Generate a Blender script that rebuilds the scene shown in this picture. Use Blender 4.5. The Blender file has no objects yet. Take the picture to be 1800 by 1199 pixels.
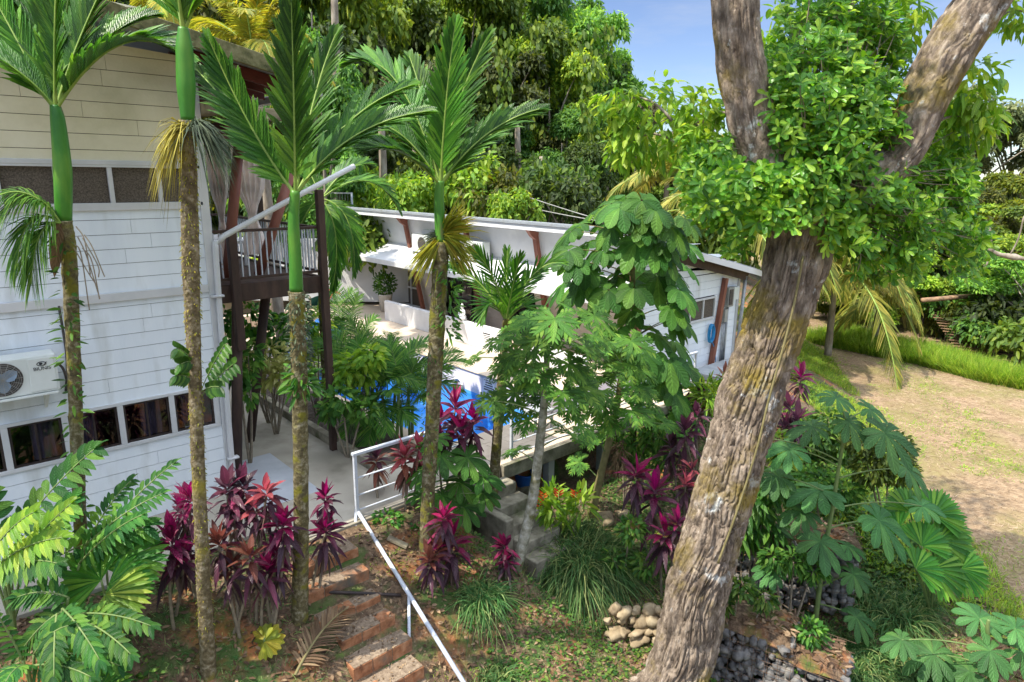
import bpy, math, random
import numpy as np
from mathutils import Vector, Matrix

SC = bpy.context.scene
COL = SC.collection
# ------------------------------------------------------------------ camera
# axes: x runs along the front wall of the near house, y along its side passage, z up
F_PX, PITCH, ROLL, YAW, EYE = 1174.1, 0.241487, 0.0110507, 0.8270815, 5.0
def _cam_axes():
    r = np.array([1, 0, 0.]); fw = np.array([0, math.cos(PITCH), -math.sin(PITCH)]); up = np.cross(r, fw)
    c, s = math.cos(ROLL), math.sin(ROLL)
    M = np.array([[math.sin(YAW), math.cos(YAW), 0], [-math.cos(YAW), math.sin(YAW), 0], [0, 0, 1]])
    return M @ (c*r + s*up), M @ (-s*r + c*up), M @ fw
RT, UP, FW = _cam_axes()
def ray(x, y): return RT*(x-900)/F_PX - UP*(y-599.5)/F_PX + FW
_d = ray(402, 866); _c = _d*(EYE/-_d[2])
CAM = np.array([-_c[0], -_c[1], EYE])
FH = np.array([FW[0], FW[1], 0.]); FH /= np.linalg.norm(FH)
RH = np.array([RT[0], RT[1], 0.]); RH /= np.linalg.norm(RH)
Z = np.array([0, 0, 1.])
def atF(x, y, F):
    d = ray(x, y); return CAM + d*(F/(d @ FH))
def hit(x, y, ax, val):
    d = ray(x, y); return CAM + d*((val-CAM[ax])/d[ax])
def fdist(p): return float((np.array(p)-CAM) @ FH)

cd = bpy.data.cameras.new('camera'); cam = bpy.data.objects.new('camera', cd); COL.objects.link(cam)
cd.sensor_width = 36; cd.sensor_fit = 'HORIZONTAL'; cd.lens = 36*F_PX/1800; cd.clip_end = 2000; cd.clip_start = .05
m = Matrix([[RT[i], UP[i], -FW[i], CAM[i]] for i in range(3)] + [[0, 0, 0, 1]]); cam.matrix_world = m
SC.camera = cam
# ------------------------------------------------------------------ light
SUN_EL = math.radians(56); SUN_AZ = (-0.96, 0.27)
a = math.hypot(*SUN_AZ); sd = np.array([SUN_AZ[0]/a*math.cos(SUN_EL), SUN_AZ[1]/a*math.cos(SUN_EL), math.sin(SUN_EL)])
sl = bpy.data.lights.new('sun', 'SUN'); sl.energy = 2.4; sl.angle = math.radians(.5); sl.color = (1, .93, .80)
so = bpy.data.objects.new('sun', sl); COL.objects.link(so)
so.rotation_euler = Vector(sd).to_track_quat('Z', 'Y').to_euler()
w = bpy.data.worlds.new('World'); SC.world = w; w.use_nodes = True
nt = w.node_tree; nt.nodes.clear()
sky = nt.nodes.new('ShaderNodeTexSky'); sky.sky_type = 'NISHITA'; sky.sun_disc = False
sky.sun_elevation = SUN_EL; sky.sun_rotation = math.atan2(SUN_AZ[0], SUN_AZ[1]); sky.air_density = .85; sky.dust_density = .1; sky.ozone_density = 3.0
bg = nt.nodes.new('ShaderNodeBackground'); bg.inputs[1].default_value = .15
tc = nt.nodes.new('ShaderNodeTexCoord'); mp = nt.nodes.new('ShaderNodeMapping'); mp.inputs['Scale'].default_value = (3, 3, 14)
nz = nt.nodes.new('ShaderNodeTexNoise'); nz.inputs['Scale'].default_value = 1.6; nz.inputs['Detail'].default_value = 8; nz.inputs['Roughness'].default_value = .62
cr = nt.nodes.new('ShaderNodeValToRGB'); cr.color_ramp.elements[0].position = .46; cr.color_ramp.elements[1].position = .78
cr.color_ramp.elements[1].color = (.35, .35, .35, 1)
mx = nt.nodes.new('ShaderNodeMix'); mx.data_type = 'RGBA'; mx.inputs[7].default_value = (1.6, 1.7, 1.85, 1)
L = nt.links.new
L(tc.outputs['Generated'], mp.inputs['Vector']); L(mp.outputs[0], nz.inputs['Vector']); L(nz.outputs[0], cr.inputs[0])
hsv = nt.nodes.new('ShaderNodeHueSaturation'); hsv.inputs['Saturation'].default_value = 1.0; hsv.inputs['Value'].default_value = .36; hsv.inputs['Hue'].default_value = .51
L(cr.outputs[0], mx.inputs[0]); L(sky.outputs[0], hsv.inputs['Color']); L(hsv.outputs[0], mx.inputs[6]); # bright overhead cloud added out of view as fill light, clear blue lower down
sp = nt.nodes.new('ShaderNodeSeparateXYZ'); L(tc.outputs['Generated'], sp.inputs[0])
el = nt.nodes.new('ShaderNodeMapRange'); el.interpolation_type = 'SMOOTHSTEP'; el.inputs[1].default_value = .36; el.inputs[2].default_value = .72; L(sp.outputs[2], el.inputs[0])
n2 = nt.nodes.new('ShaderNodeTexNoise'); n2.inputs['Scale'].default_value = 3; n2.inputs['Detail'].default_value = 7; L(tc.outputs['Generated'], n2.inputs['Vector'])
c2 = nt.nodes.new('ShaderNodeMapRange'); c2.inputs[1].default_value = .35; c2.inputs[2].default_value = .65; c2.inputs[3].default_value = .35; c2.inputs[4].default_value = 1; L(n2.outputs[0], c2.inputs[0])
mm_ = nt.nodes.new('ShaderNodeMath'); mm_.operation = 'MULTIPLY'; L(el.outputs[0], mm_.inputs[0]); L(c2.outputs[0], mm_.inputs[1])
mo = nt.nodes.new('ShaderNodeMix'); mo.data_type = 'RGBA'; L(mm_.outputs[0], mo.inputs[0]); L(mx.outputs[2], mo.inputs[6]); mo.inputs[7].default_value = (7.4, 7.9, 9.0, 1); L(mo.outputs[2], bg.inputs[0])
out = nt.nodes.new('ShaderNodeOutputWorld'); L(bg.outputs[0], out.inputs[0])
SC.view_settings.view_transform = 'Standard'; SC.view_settings.look = 'None'; SC.view_settings.gamma = 1
SC.view_settings.use_curve_mapping = False; SC.view_settings.exposure = 1.68
SC.render.engine = 'CYCLES'
SC.cycles.max_bounces = 6; SC.cycles.diffuse_bounces = 4; SC.cycles.glossy_bounces = 3; SC.cycles.transparent_max_bounces = 6
SC.cycles.sample_clamp_indirect = 6; SC.cycles.use_denoising = True

# ------------------------------------------------------------------ materials
def newmat(name):
    m = bpy.data.materials.new(name); m.use_nodes = True; n = m.node_tree; n.nodes.clear()
    o = n.nodes.new('ShaderNodeOutputMaterial'); return m, n, o
def ramp(n, cols):
    r = n.nodes.new('ShaderNodeValToRGB'); e = r.color_ramp.elements
    while len(e) < len(cols): e.new(.5)
    for i, (p, c) in enumerate(cols): e[i].position = p; e[i].color = (*c, 1)
    return r
def leaf_mat(name, c0, c1, c2, trans=.35, rough=.42, objvar=.12, spec=.4, veins=9, vein=.11):
    m, n, o = newmat(name); l = n.links.new
    g = n.nodes.new('ShaderNodeNewGeometry'); r = ramp(n, [(0, c0), (.55, c1), (1, c2)])
    l(g.outputs['Random Per Island'], r.inputs[0])
    nz = n.nodes.new('ShaderNodeTexNoise'); nz.inputs['Scale'].default_value = 3.0; nz.inputs['Detail'].default_value = 3
    tcn = n.nodes.new('ShaderNodeTexCoord'); l(tcn.outputs['Object'], nz.inputs['Vector'])
    oi = n.nodes.new('ShaderNodeObjectInfo')
    mr = n.nodes.new('ShaderNodeMapRange'); mr.inputs[3].default_value = 1-objvar*1.6; mr.inputs[4].default_value = 1+objvar*1.6
    l(oi.outputs['Random'], mr.inputs[0])
    mr2 = n.nodes.new('ShaderNodeMapRange'); mr2.inputs[1].default_value = .3; mr2.inputs[2].default_value = .7; mr2.inputs[3].default_value = .72; mr2.inputs[4].default_value = 1.28
    l(nz.outputs[0], mr2.inputs[0])
    mu = n.nodes.new('ShaderNodeMath'); mu.operation = 'MULTIPLY'; l(mr.outputs[0], mu.inputs[0]); l(mr2.outputs[0], mu.inputs[1])
    hs = n.nodes.new('ShaderNodeHueSaturation'); l(r.outputs[0], hs.inputs['Color']); l(mu.outputs[0], hs.inputs['Value'])
    mh = n.nodes.new('ShaderNodeMapRange'); mh.inputs[3].default_value = .5-objvar*.08; mh.inputs[4].default_value = .5+objvar*.03
    l(oi.outputs['Random'], mh.inputs[0]); l(mh.outputs[0], hs.inputs['Hue'])
    p = n.nodes.new('ShaderNodeBsdfPrincipled'); p.inputs['Roughness'].default_value = rough; p.inputs['Specular IOR Level'].default_value = spec
    # midrib and side veins follow each leaf blade
    def mth(op, a, b=None):
        k = n.nodes.new('ShaderNodeMath'); k.operation = op
        for i, q in enumerate((a, b)):
            if q is None: continue
            if isinstance(q, (int, float)): k.inputs[i].default_value = q
            else: l(q, k.inputs[i])
        return k.outputs[0]
    at = n.nodes.new('ShaderNodeAttribute'); at.attribute_name = 'lv'; sx = n.nodes.new('ShaderNodeSeparateXYZ'); l(at.outputs['Vector'], sx.inputs[0])
    ax = mth('ABSOLUTE', sx.outputs[0]); rib = mth('MULTIPLY', mth('LESS_THAN', ax, .10), sx.outputs[2])
    wv = mth('SINE', mth('MULTIPLY', mth('SUBTRACT', mth('MULTIPLY', sx.outputs[1], veins), mth('MULTIPLY', ax, 1.6)), 6.283))
    vv = mth('ADD', mth('ADD', 1.0, mth('MULTIPLY', mth('MULTIPLY', wv, vein*.6), sx.outputs[2])), mth('MULTIPLY', rib, vein*3.2))
    h3 = n.nodes.new('ShaderNodeHueSaturation'); l(hs.outputs[0], h3.inputs['Color']); l(vv, h3.inputs['Value']); hs = h3
    bmp = n.nodes.new('ShaderNodeBump'); bmp.inputs['Strength'].default_value = .35; bmp.inputs['Distance'].default_value = .01; l(wv, bmp.inputs['Height']); l(bmp.outputs[0], p.inputs['Normal'])
    l(hs.outputs[0], p.inputs['Base Color'])
    t = n.nodes.new('ShaderNodeBsdfTranslucent'); h2 = n.nodes.new('ShaderNodeHueSaturation'); h2.inputs['Value'].default_value = 1.7; h2.inputs['Hue'].default_value = .485; h2.inputs['Saturation'].default_value = 1.05
    l(hs.outputs[0], h2.inputs['Color']); l(h2.outputs[0], t.inputs[0])
    mxs = n.nodes.new('ShaderNodeMixShader'); mxs.inputs[0].default_value = trans
    l(p.outputs[0], mxs.inputs[1]); l(t.outputs[0], mxs.inputs[2]); l(mxs.outputs[0], o.inputs[0])
    return m
def surf(name, cols, scale=4, detail=6, rough=.8, bump=0.0, bscale=None, stretch=None, metal=0, spec=.3, coord='Object', nrough=.6, second=None):
    """noise driven colour ramp; second = (scale, ramp colours, blend colour position) lays a second patchy layer on top"""
    m, n, o = newmat(name); l = n.links.new
    tcn = n.nodes.new('ShaderNodeTexCoord'); src = tcn.outputs[coord]
    if stretch:
        mpn = n.nodes.new('ShaderNodeMapping'); mpn.inputs['Scale'].default_value = stretch; l(src, mpn.inputs[0]); src = mpn.outputs[0]
    nz = n.nodes.new('ShaderNodeTexNoise'); nz.inputs['Scale'].default_value = scale; nz.inputs['Detail'].default_value = detail; nz.inputs['Roughness'].default_value = nrough
    l(src, nz.inputs['Vector']); k = len(cols)
    r = ramp(n, [(.3+.4*i/max(1, k-1), c) for i, c in enumerate(cols)]) if not isinstance(cols[0][1], tuple) else ramp(n, cols)
    l(nz.outputs[0], r.inputs[0]); colout = r.outputs[0]
    if second:
        sc2, lo, hi, c2 = second
        n2 = n.nodes.new('ShaderNodeTexNoise'); n2.inputs['Scale'].default_value = sc2; n2.inputs['Detail'].default_value = 6; l(src if stretch else tcn.outputs[coord], n2.inputs['Vector'])
        r2 = ramp(n, [(lo, (0, 0, 0)), (hi, (1, 1, 1))]); l(n2.outputs[0], r2.inputs[0])
        mxn = n.nodes.new('ShaderNodeMix'); mxn.data_type = 'RGBA'; l(r2.outputs[0], mxn.inputs[0]); l(colout, mxn.inputs[6]); mxn.inputs[7].default_value = (*c2, 1); colout = mxn.outputs[2]
    p = n.nodes.new('ShaderNodeBsdfPrincipled'); p.inputs['Roughness'].default_value = rough; p.inputs['Metallic'].default_value = metal; p.inputs['Specular IOR Level'].default_value = spec
    l(colout, p.inputs['Base Color'])
    if bump:
        nb = n.nodes.new('ShaderNodeTexNoise'); nb.inputs['Scale'].default_value = bscale or scale*4; nb.inputs['Detail'].default_value = 5; l(src, nb.inputs['Vector'])
        b = n.nodes.new('ShaderNodeBump'); b.inputs['Strength'].default_value = bump; b.inputs['Distance'].default_value = .02
        l(nb.outputs[0], b.inputs['Height']); l(b.outputs[0], p.inputs['Normal'])
    l(p.outputs[0], o.inputs[0]); return m
def glass_mat(name, tint=(.25, .25, .27), gloss=.14, rough=.03):
    m, n, o = newmat(name); l = n.links.new
    t = n.nodes.new('ShaderNodeBsdfTransparent'); t.inputs[0].default_value = (*tint, 1)
    g = n.nodes.new('ShaderNodeBsdfGlossy'); g.inputs['Roughness'].default_value = rough
    x = n.nodes.new('ShaderNodeMixShader'); x.inputs[0].default_value = gloss
    l(t.outputs[0], x.inputs[1]); l(g.outputs[0], x.inputs[2]); l(x.outputs[0], o.inputs[0]); return m

MT = {}
def M(k): return MT[k]
MT['paint_white'] = surf('white_board_paint', [(.64, .69, .74), (.74, .79, .83), (.79, .83, .86)], 1.5, 9, .55, .1, 30, stretch=(1, 1, .22), second=(3.2, .55, .80, (.50, .52, .50)))
MT['paint_warm_bounce'] = surf('bounce_tinted_board', [(.54, .50, .34), (.66, .61, .44), (.73, .68, .52)], 1.2, 9, .6, .1, 30)  # upper boards: warm bounce light from the overhang painted into the colour
MT['trim'] = surf('white_trim_paint', [(.50, .51, .51), (.60, .60, .60)], 3, 4, .5)
MT['white_render'] = surf('white_render', [(.60, .60, .61), (.68, .68, .68)], 2, 6, .75, .08, 40, second=(1.1, .55, .8, (.50, .50, .50)))
MT['warm_render'] = surf('warm_render', [(.50, .46, .42), (.60, .56, .51)], 2, 4, .75, .08, 40)
MT['screen'] = surf('insect_screen', [(.05, .042, .035), (.16, .13, .10)], 60, 2, .9)
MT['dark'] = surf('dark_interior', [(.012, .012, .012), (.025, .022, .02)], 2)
MT['glass'] = glass_mat('window_glass', (.62, .62, .66), .06); MT['frame_dark'] = surf('dark_sash', [(.02, .015, .015), (.05, .035, .03)], 8, 3, .5)
MT['curtain'] = surf('lilac_curtain', [(.20, .17, .24), (.34, .30, .38)], 20, 2, .9, stretch=(6, 6, .4))
MT['voile'] = leaf_mat('white_voile', (.62, .56, .53), (.7, .64, .6), (.76, .7, .66), .35, .8, 0)
MT['brown'] = surf('red_brown_stain', [(.16, .055, .035), (.27, .10, .065)], 5, 5, .5, .1, stretch=(1, 1, .2))
MT['dark_wood'] = surf('dark_timber', [(.035, .022, .018), (.085, .05, .038)], 6, 5, .6, .2, stretch=(1, 1, .25))
MT['red_ceiling'] = surf('red_timber_ceiling', [(.06, .012, .010), (.16, .03, .022)], 5, 5, .5, stretch=(.3, 3, 1))
MT['grey_wood'] = surf('weathered_timber', [(.10, .085, .06), (.25, .21, .14), (.36, .31, .20)], 6, 6, .85, .3, stretch=(.4, 1, 1))
MT['mossy'] = surf('mossy_fascia', [(.05, .055, .025), (.16, .15, .07), (.26, .24, .13)], 9, 7, .9, .3)
MT['roof_metal'] = surf('grey_roof_sheet', [(.30, .33, .36), (.44, .47, .50)], 3, 5, .45, metal=.3, second=(3, .55, .75, (.22, .22, .20)))
MT['roof_white'] = surf('white_roof_sheet', [(.60, .61, .63), (.70, .71, .72)], 2, 4, .5)
MT['rail'] = surf('white_rail_paint', [(.42, .46, .52), (.58, .61, .66)], 8, 5, .4, second=(12, .66, .74, (.30, .16, .08)))
MT['galv'] = surf('galvanised_pipe', [(.28, .29, .30), (.46, .47, .48)], 12, 4, .45, metal=.4)
MT['ac'] = surf('ac_casing', [(.56, .60, .56), (.68, .71, .68)], 2, 4, .45)
MT['ac_dark'] = surf('ac_grille_dark', [(.03, .03, .03), (.10, .08, .07)], 20, 3, .6)
MT['fan'] = surf('fan_blade', [(.14, .19, .25), (.24, .30, .36)], 5, 2, .4)
MT['ink'] = surf('black_ink', [(.02, .02, .025), (.04, .04, .045)], 5)
MT['sign'] = surf('sign_sheet', [(.72, .72, .75), (.80, .80, .82)], 5)
MT['concrete'] = surf('path_concrete', [(.28, .25, .20), (.40, .365, .30), (.48, .44, .37)], 1.6, 9, .9, .15, 30, second=(.8, .5, .72, (.20, .18, .14)))
MT['old_concrete'] = surf('stained_concrete', [(.10, .09, .065), (.22, .20, .15), (.36, .33, .26)], 4, 9, .95, .35, 30, second=(2.2, .55, .7, (.07, .085, .03)))
MT['tile_grey'] = surf('grey_tile', [(.34, .36, .39), (.44, .46, .49)], 2, 4, .6)
MT['deck_tan'] = surf('tan_pool_tile', [(.50, .40, .30), (.62, .51, .40)], 1.4, 6, .75, .1, 40)
MT['grout'] = surf('tile_joint', [(.24, .21, .18), (.30, .27, .24)], 4)
MT['brick'] = surf('laterite_brick', [(.12, .052, .027), (.30, .13, .06), (.41, .22, .12)], 9, 9, .9, .4, 30, second=(3, .52, .68, (.12, .10, .075)))
MT['step_top'] = surf('brick_step_top', [(.13, .095, .065), (.22, .165, .115), (.31, .24, .17)], 22, 8, .95, .5, 60)
MT['pool_wall'] = surf('pool_wall_paint', [(.60, .58, .66), (.70, .68, .75)], 2, 4, .7, .05, 40)
MT['pool_blue'] = surf('pool_blue_paint', [(.08, .34, .78), (.12, .42, .84)], 1.5, 4, .6)
MT['pool_pale'] = surf('pool_pale_stripe', [(.20, .42, .72), (.28, .50, .78)], 1.5, 4, .6)
MT['slab'] = surf('grey_slab', [(.27, .29, .31), (.40, .42, .43)], 3, 6, .8)
MT['mulch'] = surf('dark_mulch', [(.02, .016, .013), (.07, .055, .045), (.14, .115, .09)], 25, 8, 1, .8, 60)
MT['stone'] = surf('river_stone', [(.14, .10, .06), (.30, .23, .14), (.44, .36, .24)], 5, 8, .85, .2)
MT['stone_grey'] = surf('gabion_stone', [(.06, .06, .06), (.15, .145, .14), (.26, .24, .21)], 7, 6, .85, .2)
MT['wire'] = surf('rusty_wire', [(.10, .06, .04), (.20, .13, .09)], 10)
MT['tarp'] = surf('green_shade_net', [(.01, .065, .05), (.025, .13, .10)], 6, 5, .8)
MT['blue_plastic'] = surf('blue_plastic', [(.02, .10, .42), (.03, .16, .55)], 4, 3, .35)
MT['hose'] = surf('blue_hose', [(.02, .20, .45), (.05, .33, .62)], 6, 3, .4)
MT['rust'] = surf('rusty_sheet', [(.10, .065, .045), (.24, .15, .09), (.40, .25, .14)], 6, 6, .8)
MT['box_grey'] = surf('meter_box', [(.22, .22, .20), (.36, .36, .33)], 5, 4, .5)
MT['statue'] = surf('white_plaster', [(.76, .76, .76), (.85, .85, .84)], 3)
MT['clay'] = surf('pale_planter', [(.46, .42, .36), (.60, .55, .48)], 5, 5, .8)
MT['orange_pot'] = surf('orange_planter', [(.38, .14, .06), (.50, .22, .10)], 5)
MT['water'] = None
def water_mat():
    m, n, o = newmat('pool_water'); l = n.links.new
    g = n.nodes.new('ShaderNodeBsdfGlossy'); g.inputs['Roughness'].default_value = .03
    nz = n.nodes.new('ShaderNodeTexNoise'); nz.inputs['Scale'].default_value = 3; b = n.nodes.new('ShaderNodeBump'); b.inputs['Strength'].default_value = .2; b.inputs['Distance'].default_value = .05
    l(nz.outputs[0], b.inputs['Height']); l(b.outputs[0], g.inputs['Normal'])
    t = n.nodes.new('ShaderNodeBsdfTransparent'); t.inputs[0].default_value = (.72, .90, 1, 1); x = n.nodes.new('ShaderNodeMixShader'); x.inputs[0].default_value = .94
    l(g.outputs[0], x.inputs[1]); l(t.outputs[0], x.inputs[2]); l(x.outputs[0], o.inputs[0]); return m
MT['water'] = water_mat()
# ground: litter, orange laterite, moss
def ground_mat():
    m, n, o = newmat('garden_soil'); l = n.links.new
    tcn = n.nodes.new('ShaderNodeTexCoord')
    def noise(s, d=7, r=.6):
        z = n.nodes.new('ShaderNodeTexNoise'); z.inputs['Scale'].default_value = s; z.inputs['Detail'].default_value = d; z.inputs['Roughness'].default_value = r
        l(tcn.outputs['Object'], z.inputs['Vector']); return z.outputs[0]
    base = ramp(n, [(.34, (.045, .028, .016)), (.5, (.12, .075, .042)), (.66, (.24, .165, .10))]); l(noise(14, 9, .72), base.inputs[0])
    def layer(prev, s, lo, hi, col):
        r = ramp(n, [(lo, (0, 0, 0)), (hi, (1, 1, 1))]); l(noise(s), r.inputs[0])
        x = n.nodes.new('ShaderNodeMix'); x.data_type = 'RGBA'; l(r.outputs[0], x.inputs[0]); l(prev, x.inputs[6]); x.inputs[7].default_value = (*col, 1); return x.outputs[2]
    c = layer(base.outputs[0], .9, .52, .66, (.34, .12, .035))
    c = layer(c, 1.6, .50, .62, (.055, .095, .018)); c = layer(c, 5, .60, .72, (.11, .15, .03)); c = layer(c, 30, .62, .70, (.30, .24, .16))
    p = n.nodes.new('ShaderNodeBsdfPrincipled'); p.inputs['Roughness'].default_value = .95; l(c, p.inputs['Base Color'])
    b = n.nodes.new('ShaderNodeBump'); b.inputs['Strength'].default_value = .7; b.inputs['Distance'].default_value = .04; l(noise(22, 9, .7), b.inputs['Height']); l(b.outputs[0], p.inputs['Normal'])
    l(p.outputs[0], o.inputs[0]); return m
MT['soil'] = ground_mat()
MT['field'] = surf('dry_mown_field', [(.13, .085, .05), (.265, .185, .11), (.39, .29, .185)], 5, 12, .95, .9, 30, nrough=.78, second=(.6, .42, .62, (.20, .17, .065)))
MT['straw'] = leaf_mat('straw', (.24, .16, .10), (.34, .25, .16), (.44, .34, .24), .2, .7)
MT['floor_far'] = surf('forest_floor', [(.025, .03, .012), (.07, .075, .025), (.12, .12, .04)], .4, 8, 1, .5, 3)
MT['asphalt'] = surf('grey_road', [(.10, .11, .13), (.16, .17, .19)], 2, 6, .9)
# foliage
G = leaf_mat
MT['palm'] = G('palm_leaf', (.02, .085, .01), (.05, .17, .015), (.14, .30, .03), .34, .38, .12, .38)
MT['palm_y'] = G('yellowing_palm_leaf', (.16, .21, .02), (.30, .32, .03), (.44, .36, .04), .4, .45)
MT['palm_clump'] = G('feather_palm_leaf', (.03, .11, .018), (.08, .22, .03), (.20, .34, .05), .4, .45, .12, .3)
MT['crownshaft'] = surf('green_crownshaft', [(.018, .10, .012), (.045, .18, .018), (.12, .26, .03)], 3.5, 8, .42, .15, 20, stretch=(1, 1, .3), spec=.35, second=(5, .62, .72, (.10, .10, .03)))
MT['pale_ring'] = surf('pale_ring_scar', [(.12, .16, .06), (.30, .33, .18), (.42, .42, .30)], 12, 5, .8)
MT['rachis'] = surf('yellow_green_stalk', [(.14, .24, .04), (.28, .38, .08)], 4, 3, .45)
MT['fruit_stalk'] = G('fruit_stalk', (.13, .12, .025), (.28, .24, .03), (.40, .34, .06), .2, .7)
MT['fruit_stalk_dark'] = G('dark_fruit_stalk', (.03, .05, .03), (.07, .10, .06), (.12, .15, .08), .2, .7)
MT['palm_trunk'] = surf('mossy_palm_trunk', [(.035, .03, .018), (.12, .10, .045), (.36, .33, .24)], 14, 9, .95, .9, 30, nrough=.7, second=(7, .52, .62, (.15, .14, .02)))
MT['palm_trunk_moss'] = surf('yellow_moss_trunk', [(.045, .034, .02), (.13, .10, .05), (.34, .29, .20)], 14, 9, .95, .9, 30, nrough=.7, second=(1.5, .55, .66, (.24, .20, .03)))
MT['pale_trunk'] = surf('lichen_trunk', [(.10, .095, .06), (.26, .25, .19), (.46, .45, .40)], 10, 8, .95, .5, 30, second=(4, .55, .66, (.10, .10, .03)))
MT['tan_stem'] = surf('tan_stem', [(.14, .12, .05), (.26, .22, .10)], 8, 6, .8, .2)
MT['green_stem'] = surf('green_stem', [(.10, .16, .05), (.20, .26, .09)], 6, 5, .6)
MT['cane'] = surf('grey_cane', [(.16, .13, .09), (.30, .25, .18)], 12, 5, .85, .3)
MT['bush'] = G('bush_leaf', (.02, .09, .012), (.05, .18, .02), (.14, .30, .035), .35, .38)
MT['epi'] = G('glossy_shrub_leaf', (.04, .135, .014), (.11, .28, .02), (.33, .48, .05), .4, .28, .1, .5)
MT['umbrella'] = G('umbrella_leaf', (.03, .105, .02), (.07, .19, .03), (.17, .31, .05), .4, .5, .12, .22)
MT['papaya'] = G('papaya_leaf', (.05, .14, .025), (.10, .24, .035), (.22, .35, .05), .4, .5, .12, .25)
MT['cecropia'] = G('cecropia_leaf', (.04, .125, .035), (.07, .19, .05), (.13, .26, .055), .35, .5, .12, .25)
MT['pinnate'] = G('pinnate_leaf', (.018, .085, .02), (.045, .155, .026), (.13, .26, .035), .34, .45, .12, .25, 7, .10)
MT['fan'+'_leaf'] = G('fan_leaf', (.03, .15, .02), (.07, .25, .025), (.18, .36, .04), .4, .38)
MT['magenta'] = G('magenta_ti_leaf', (.07, .008, .03), (.25, .012, .07), (.46, .04, .14), .36, .36)
MT['darkti'] = G('dark_ti_leaf', (.045, .02, .032), (.10, .03, .05), (.27, .035, .09), .3, .34)
MT['pinkti'] = G('pink_ti_leaf', (.20, .04, .05), (.36, .07, .08), (.50, .18, .14), .36, .4)
MT['bronzeti'] = G('bronze_ti_leaf', (.10, .03, .02), (.20, .07, .04), (.34, .17, .10), .3, .5)
MT['deadti'] = G('withered_ti_leaf', (.07, .045, .04), (.14, .09, .07), (.24, .17, .12), .15, .7)
MT['variegated'] = G('variegated_leaf', (.20, .24, .05), (.42, .44, .13), (.60, .58, .26), .35, .4)
MT['lime'] = G('lime_leaf', (.09, .22, .02), (.18, .33, .03), (.34, .44, .05), .4, .4)
MT['grass_tuft'] = G('weeping_grass', (.03, .115, .025), (.08, .20, .05), (.30, .36, .12), .3, .5)
MT['grass_lush'] = G('lush_grass', (.10, .22, .02), (.20, .33, .03), (.36, .42, .06), .4, .5)
MT['cover'] = G('ground_cover_leaf', (.02, .08, .012), (.06, .17, .02), (.17, .27, .04), .35, .5)
MT['litter'] = G('leaf_litter', (.06, .035, .02), (.17, .105, .055), (.34, .24, .14), .1, .8)
MT['f_dark'] = G('forest_leaf_dark', (.025, .075, .012), (.058, .138, .02), (.13, .225, .03), .38, .5, .42)
MT['f_mid'] = G('forest_leaf_mid', (.04, .10, .013), (.095, .19, .022), (.21, .31, .036), .40, .5, .42)
MT['f_lime'] = G('forest_leaf_lime', (.07, .145, .014), (.16, .27, .024), (.33, .40, .04), .42, .5, .42)
MT['f_grey'] = G('forest_leaf_grey', (.08, .12, .055), (.15, .19, .075), (.27, .30, .13), .35, .6, .2)
MT['f_olive'] = G('forest_leaf_brown', (.08, .075, .04), (.17, .15, .08), (.26, .23, .12), .3, .6, .2)
MT['coco'] = G('coconut_leaf', (.10, .15, .03), (.27, .29, .05), (.50, .44, .10), .4, .45)
MT['deadfrond'] = G('dead_frond', (.10, .06, .03), (.20, .13, .065), (.32, .23, .12), .1, .8)
MT['forest_bark'] = surf('forest_bark', [(.12, .095, .07), (.26, .22, .17), (.38, .34, .28)], 6, 6, .95, .5, 16, stretch=(1, 1, .3))
MT['flower'] = G('orange_bract', (.50, .06, .015), (.62, .12, .02), (.70, .2, .04), .3, .5)
MT['redflower'] = G('red_bract', (.55, .05, .05), (.62, .12, .09), (.68, .25, .2), .3, .5)
# ------------------------------------------------------------------ mesh tools
LANCE = np.array([(0, .12), (.14, .6), (.38, 1), (.7, .72), (.9, .28), (1, .02)])
OBOV = np.array([(0, .08), (.3, .5), (.6, .95), (.8, 1), (.94, .6), (1, .05)])
OVAL = np.array([(0, .08), (.2, .75), (.5, 1), (.8, .62), (1, .03)])
STRIP = np.array([(0, .7), (.35, 1), (.75, .85), (1, .06)])
BLADE = np.array([(0, 1), (.35, .85), (.7, .5), (1, .03)])
CECL = np.array([(0, .06), (.2, .30), (.5, .72), (.75, 1), (.92, .7), (1, .06)])
CARD = np.array([(0, .15), (.5, 1), (1, .1)])
def nrm(v): return v/np.maximum(np.linalg.norm(v, axis=-1, keepdims=True), 1e-9)
def bez(a, b, c, n=12):
    t = np.linspace(0, 1, n)[:, None]; a, b, c = map(np.array, (a, b, c)); return a*(1-t)**2+2*b*t*(1-t)+c*t*t
def spline(pts, n):
    p = np.array(pts, float); 
    if len(p) < 3: return p[0]+(p[-1]-p[0])*np.linspace(0, 1, n)[:, None]
    q = np.vstack([2*p[0]-p[1], p, 2*p[-1]-p[-2]]); o = []
    for s in np.linspace(0, len(p)-1-1e-6, n):
        i = int(s); t = s-i; a, b, c, d = q[i:i+4]
        o.append(.5*((2*b)+(-a+c)*t+(2*a-5*b+4*c-d)*t*t+(-a+3*b-3*c+d)*t**3))
    return np.array(o)
def hashn(ix, iy, iz):
    h = np.sin(ix*127.1+iy*311.7+iz*74.7)*43758.5453; return h-np.floor(h)
def vnoise(p):
    i = np.floor(p); f = p-i; f = f*f*(3-2*f); x, y, z = i[..., 0], i[..., 1], i[..., 2]; r = 0
    for dx in (0, 1):
        for dy in (0, 1):
            for dz in (0, 1):
                w = (f[..., 0] if dx else 1-f[..., 0])*(f[..., 1] if dy else 1-f[..., 1])*(f[..., 2] if dz else 1-f[..., 2])
                r = r+w*hashn(x+dx, y+dy, z+dz)
    return r
ORG = {}
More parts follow.
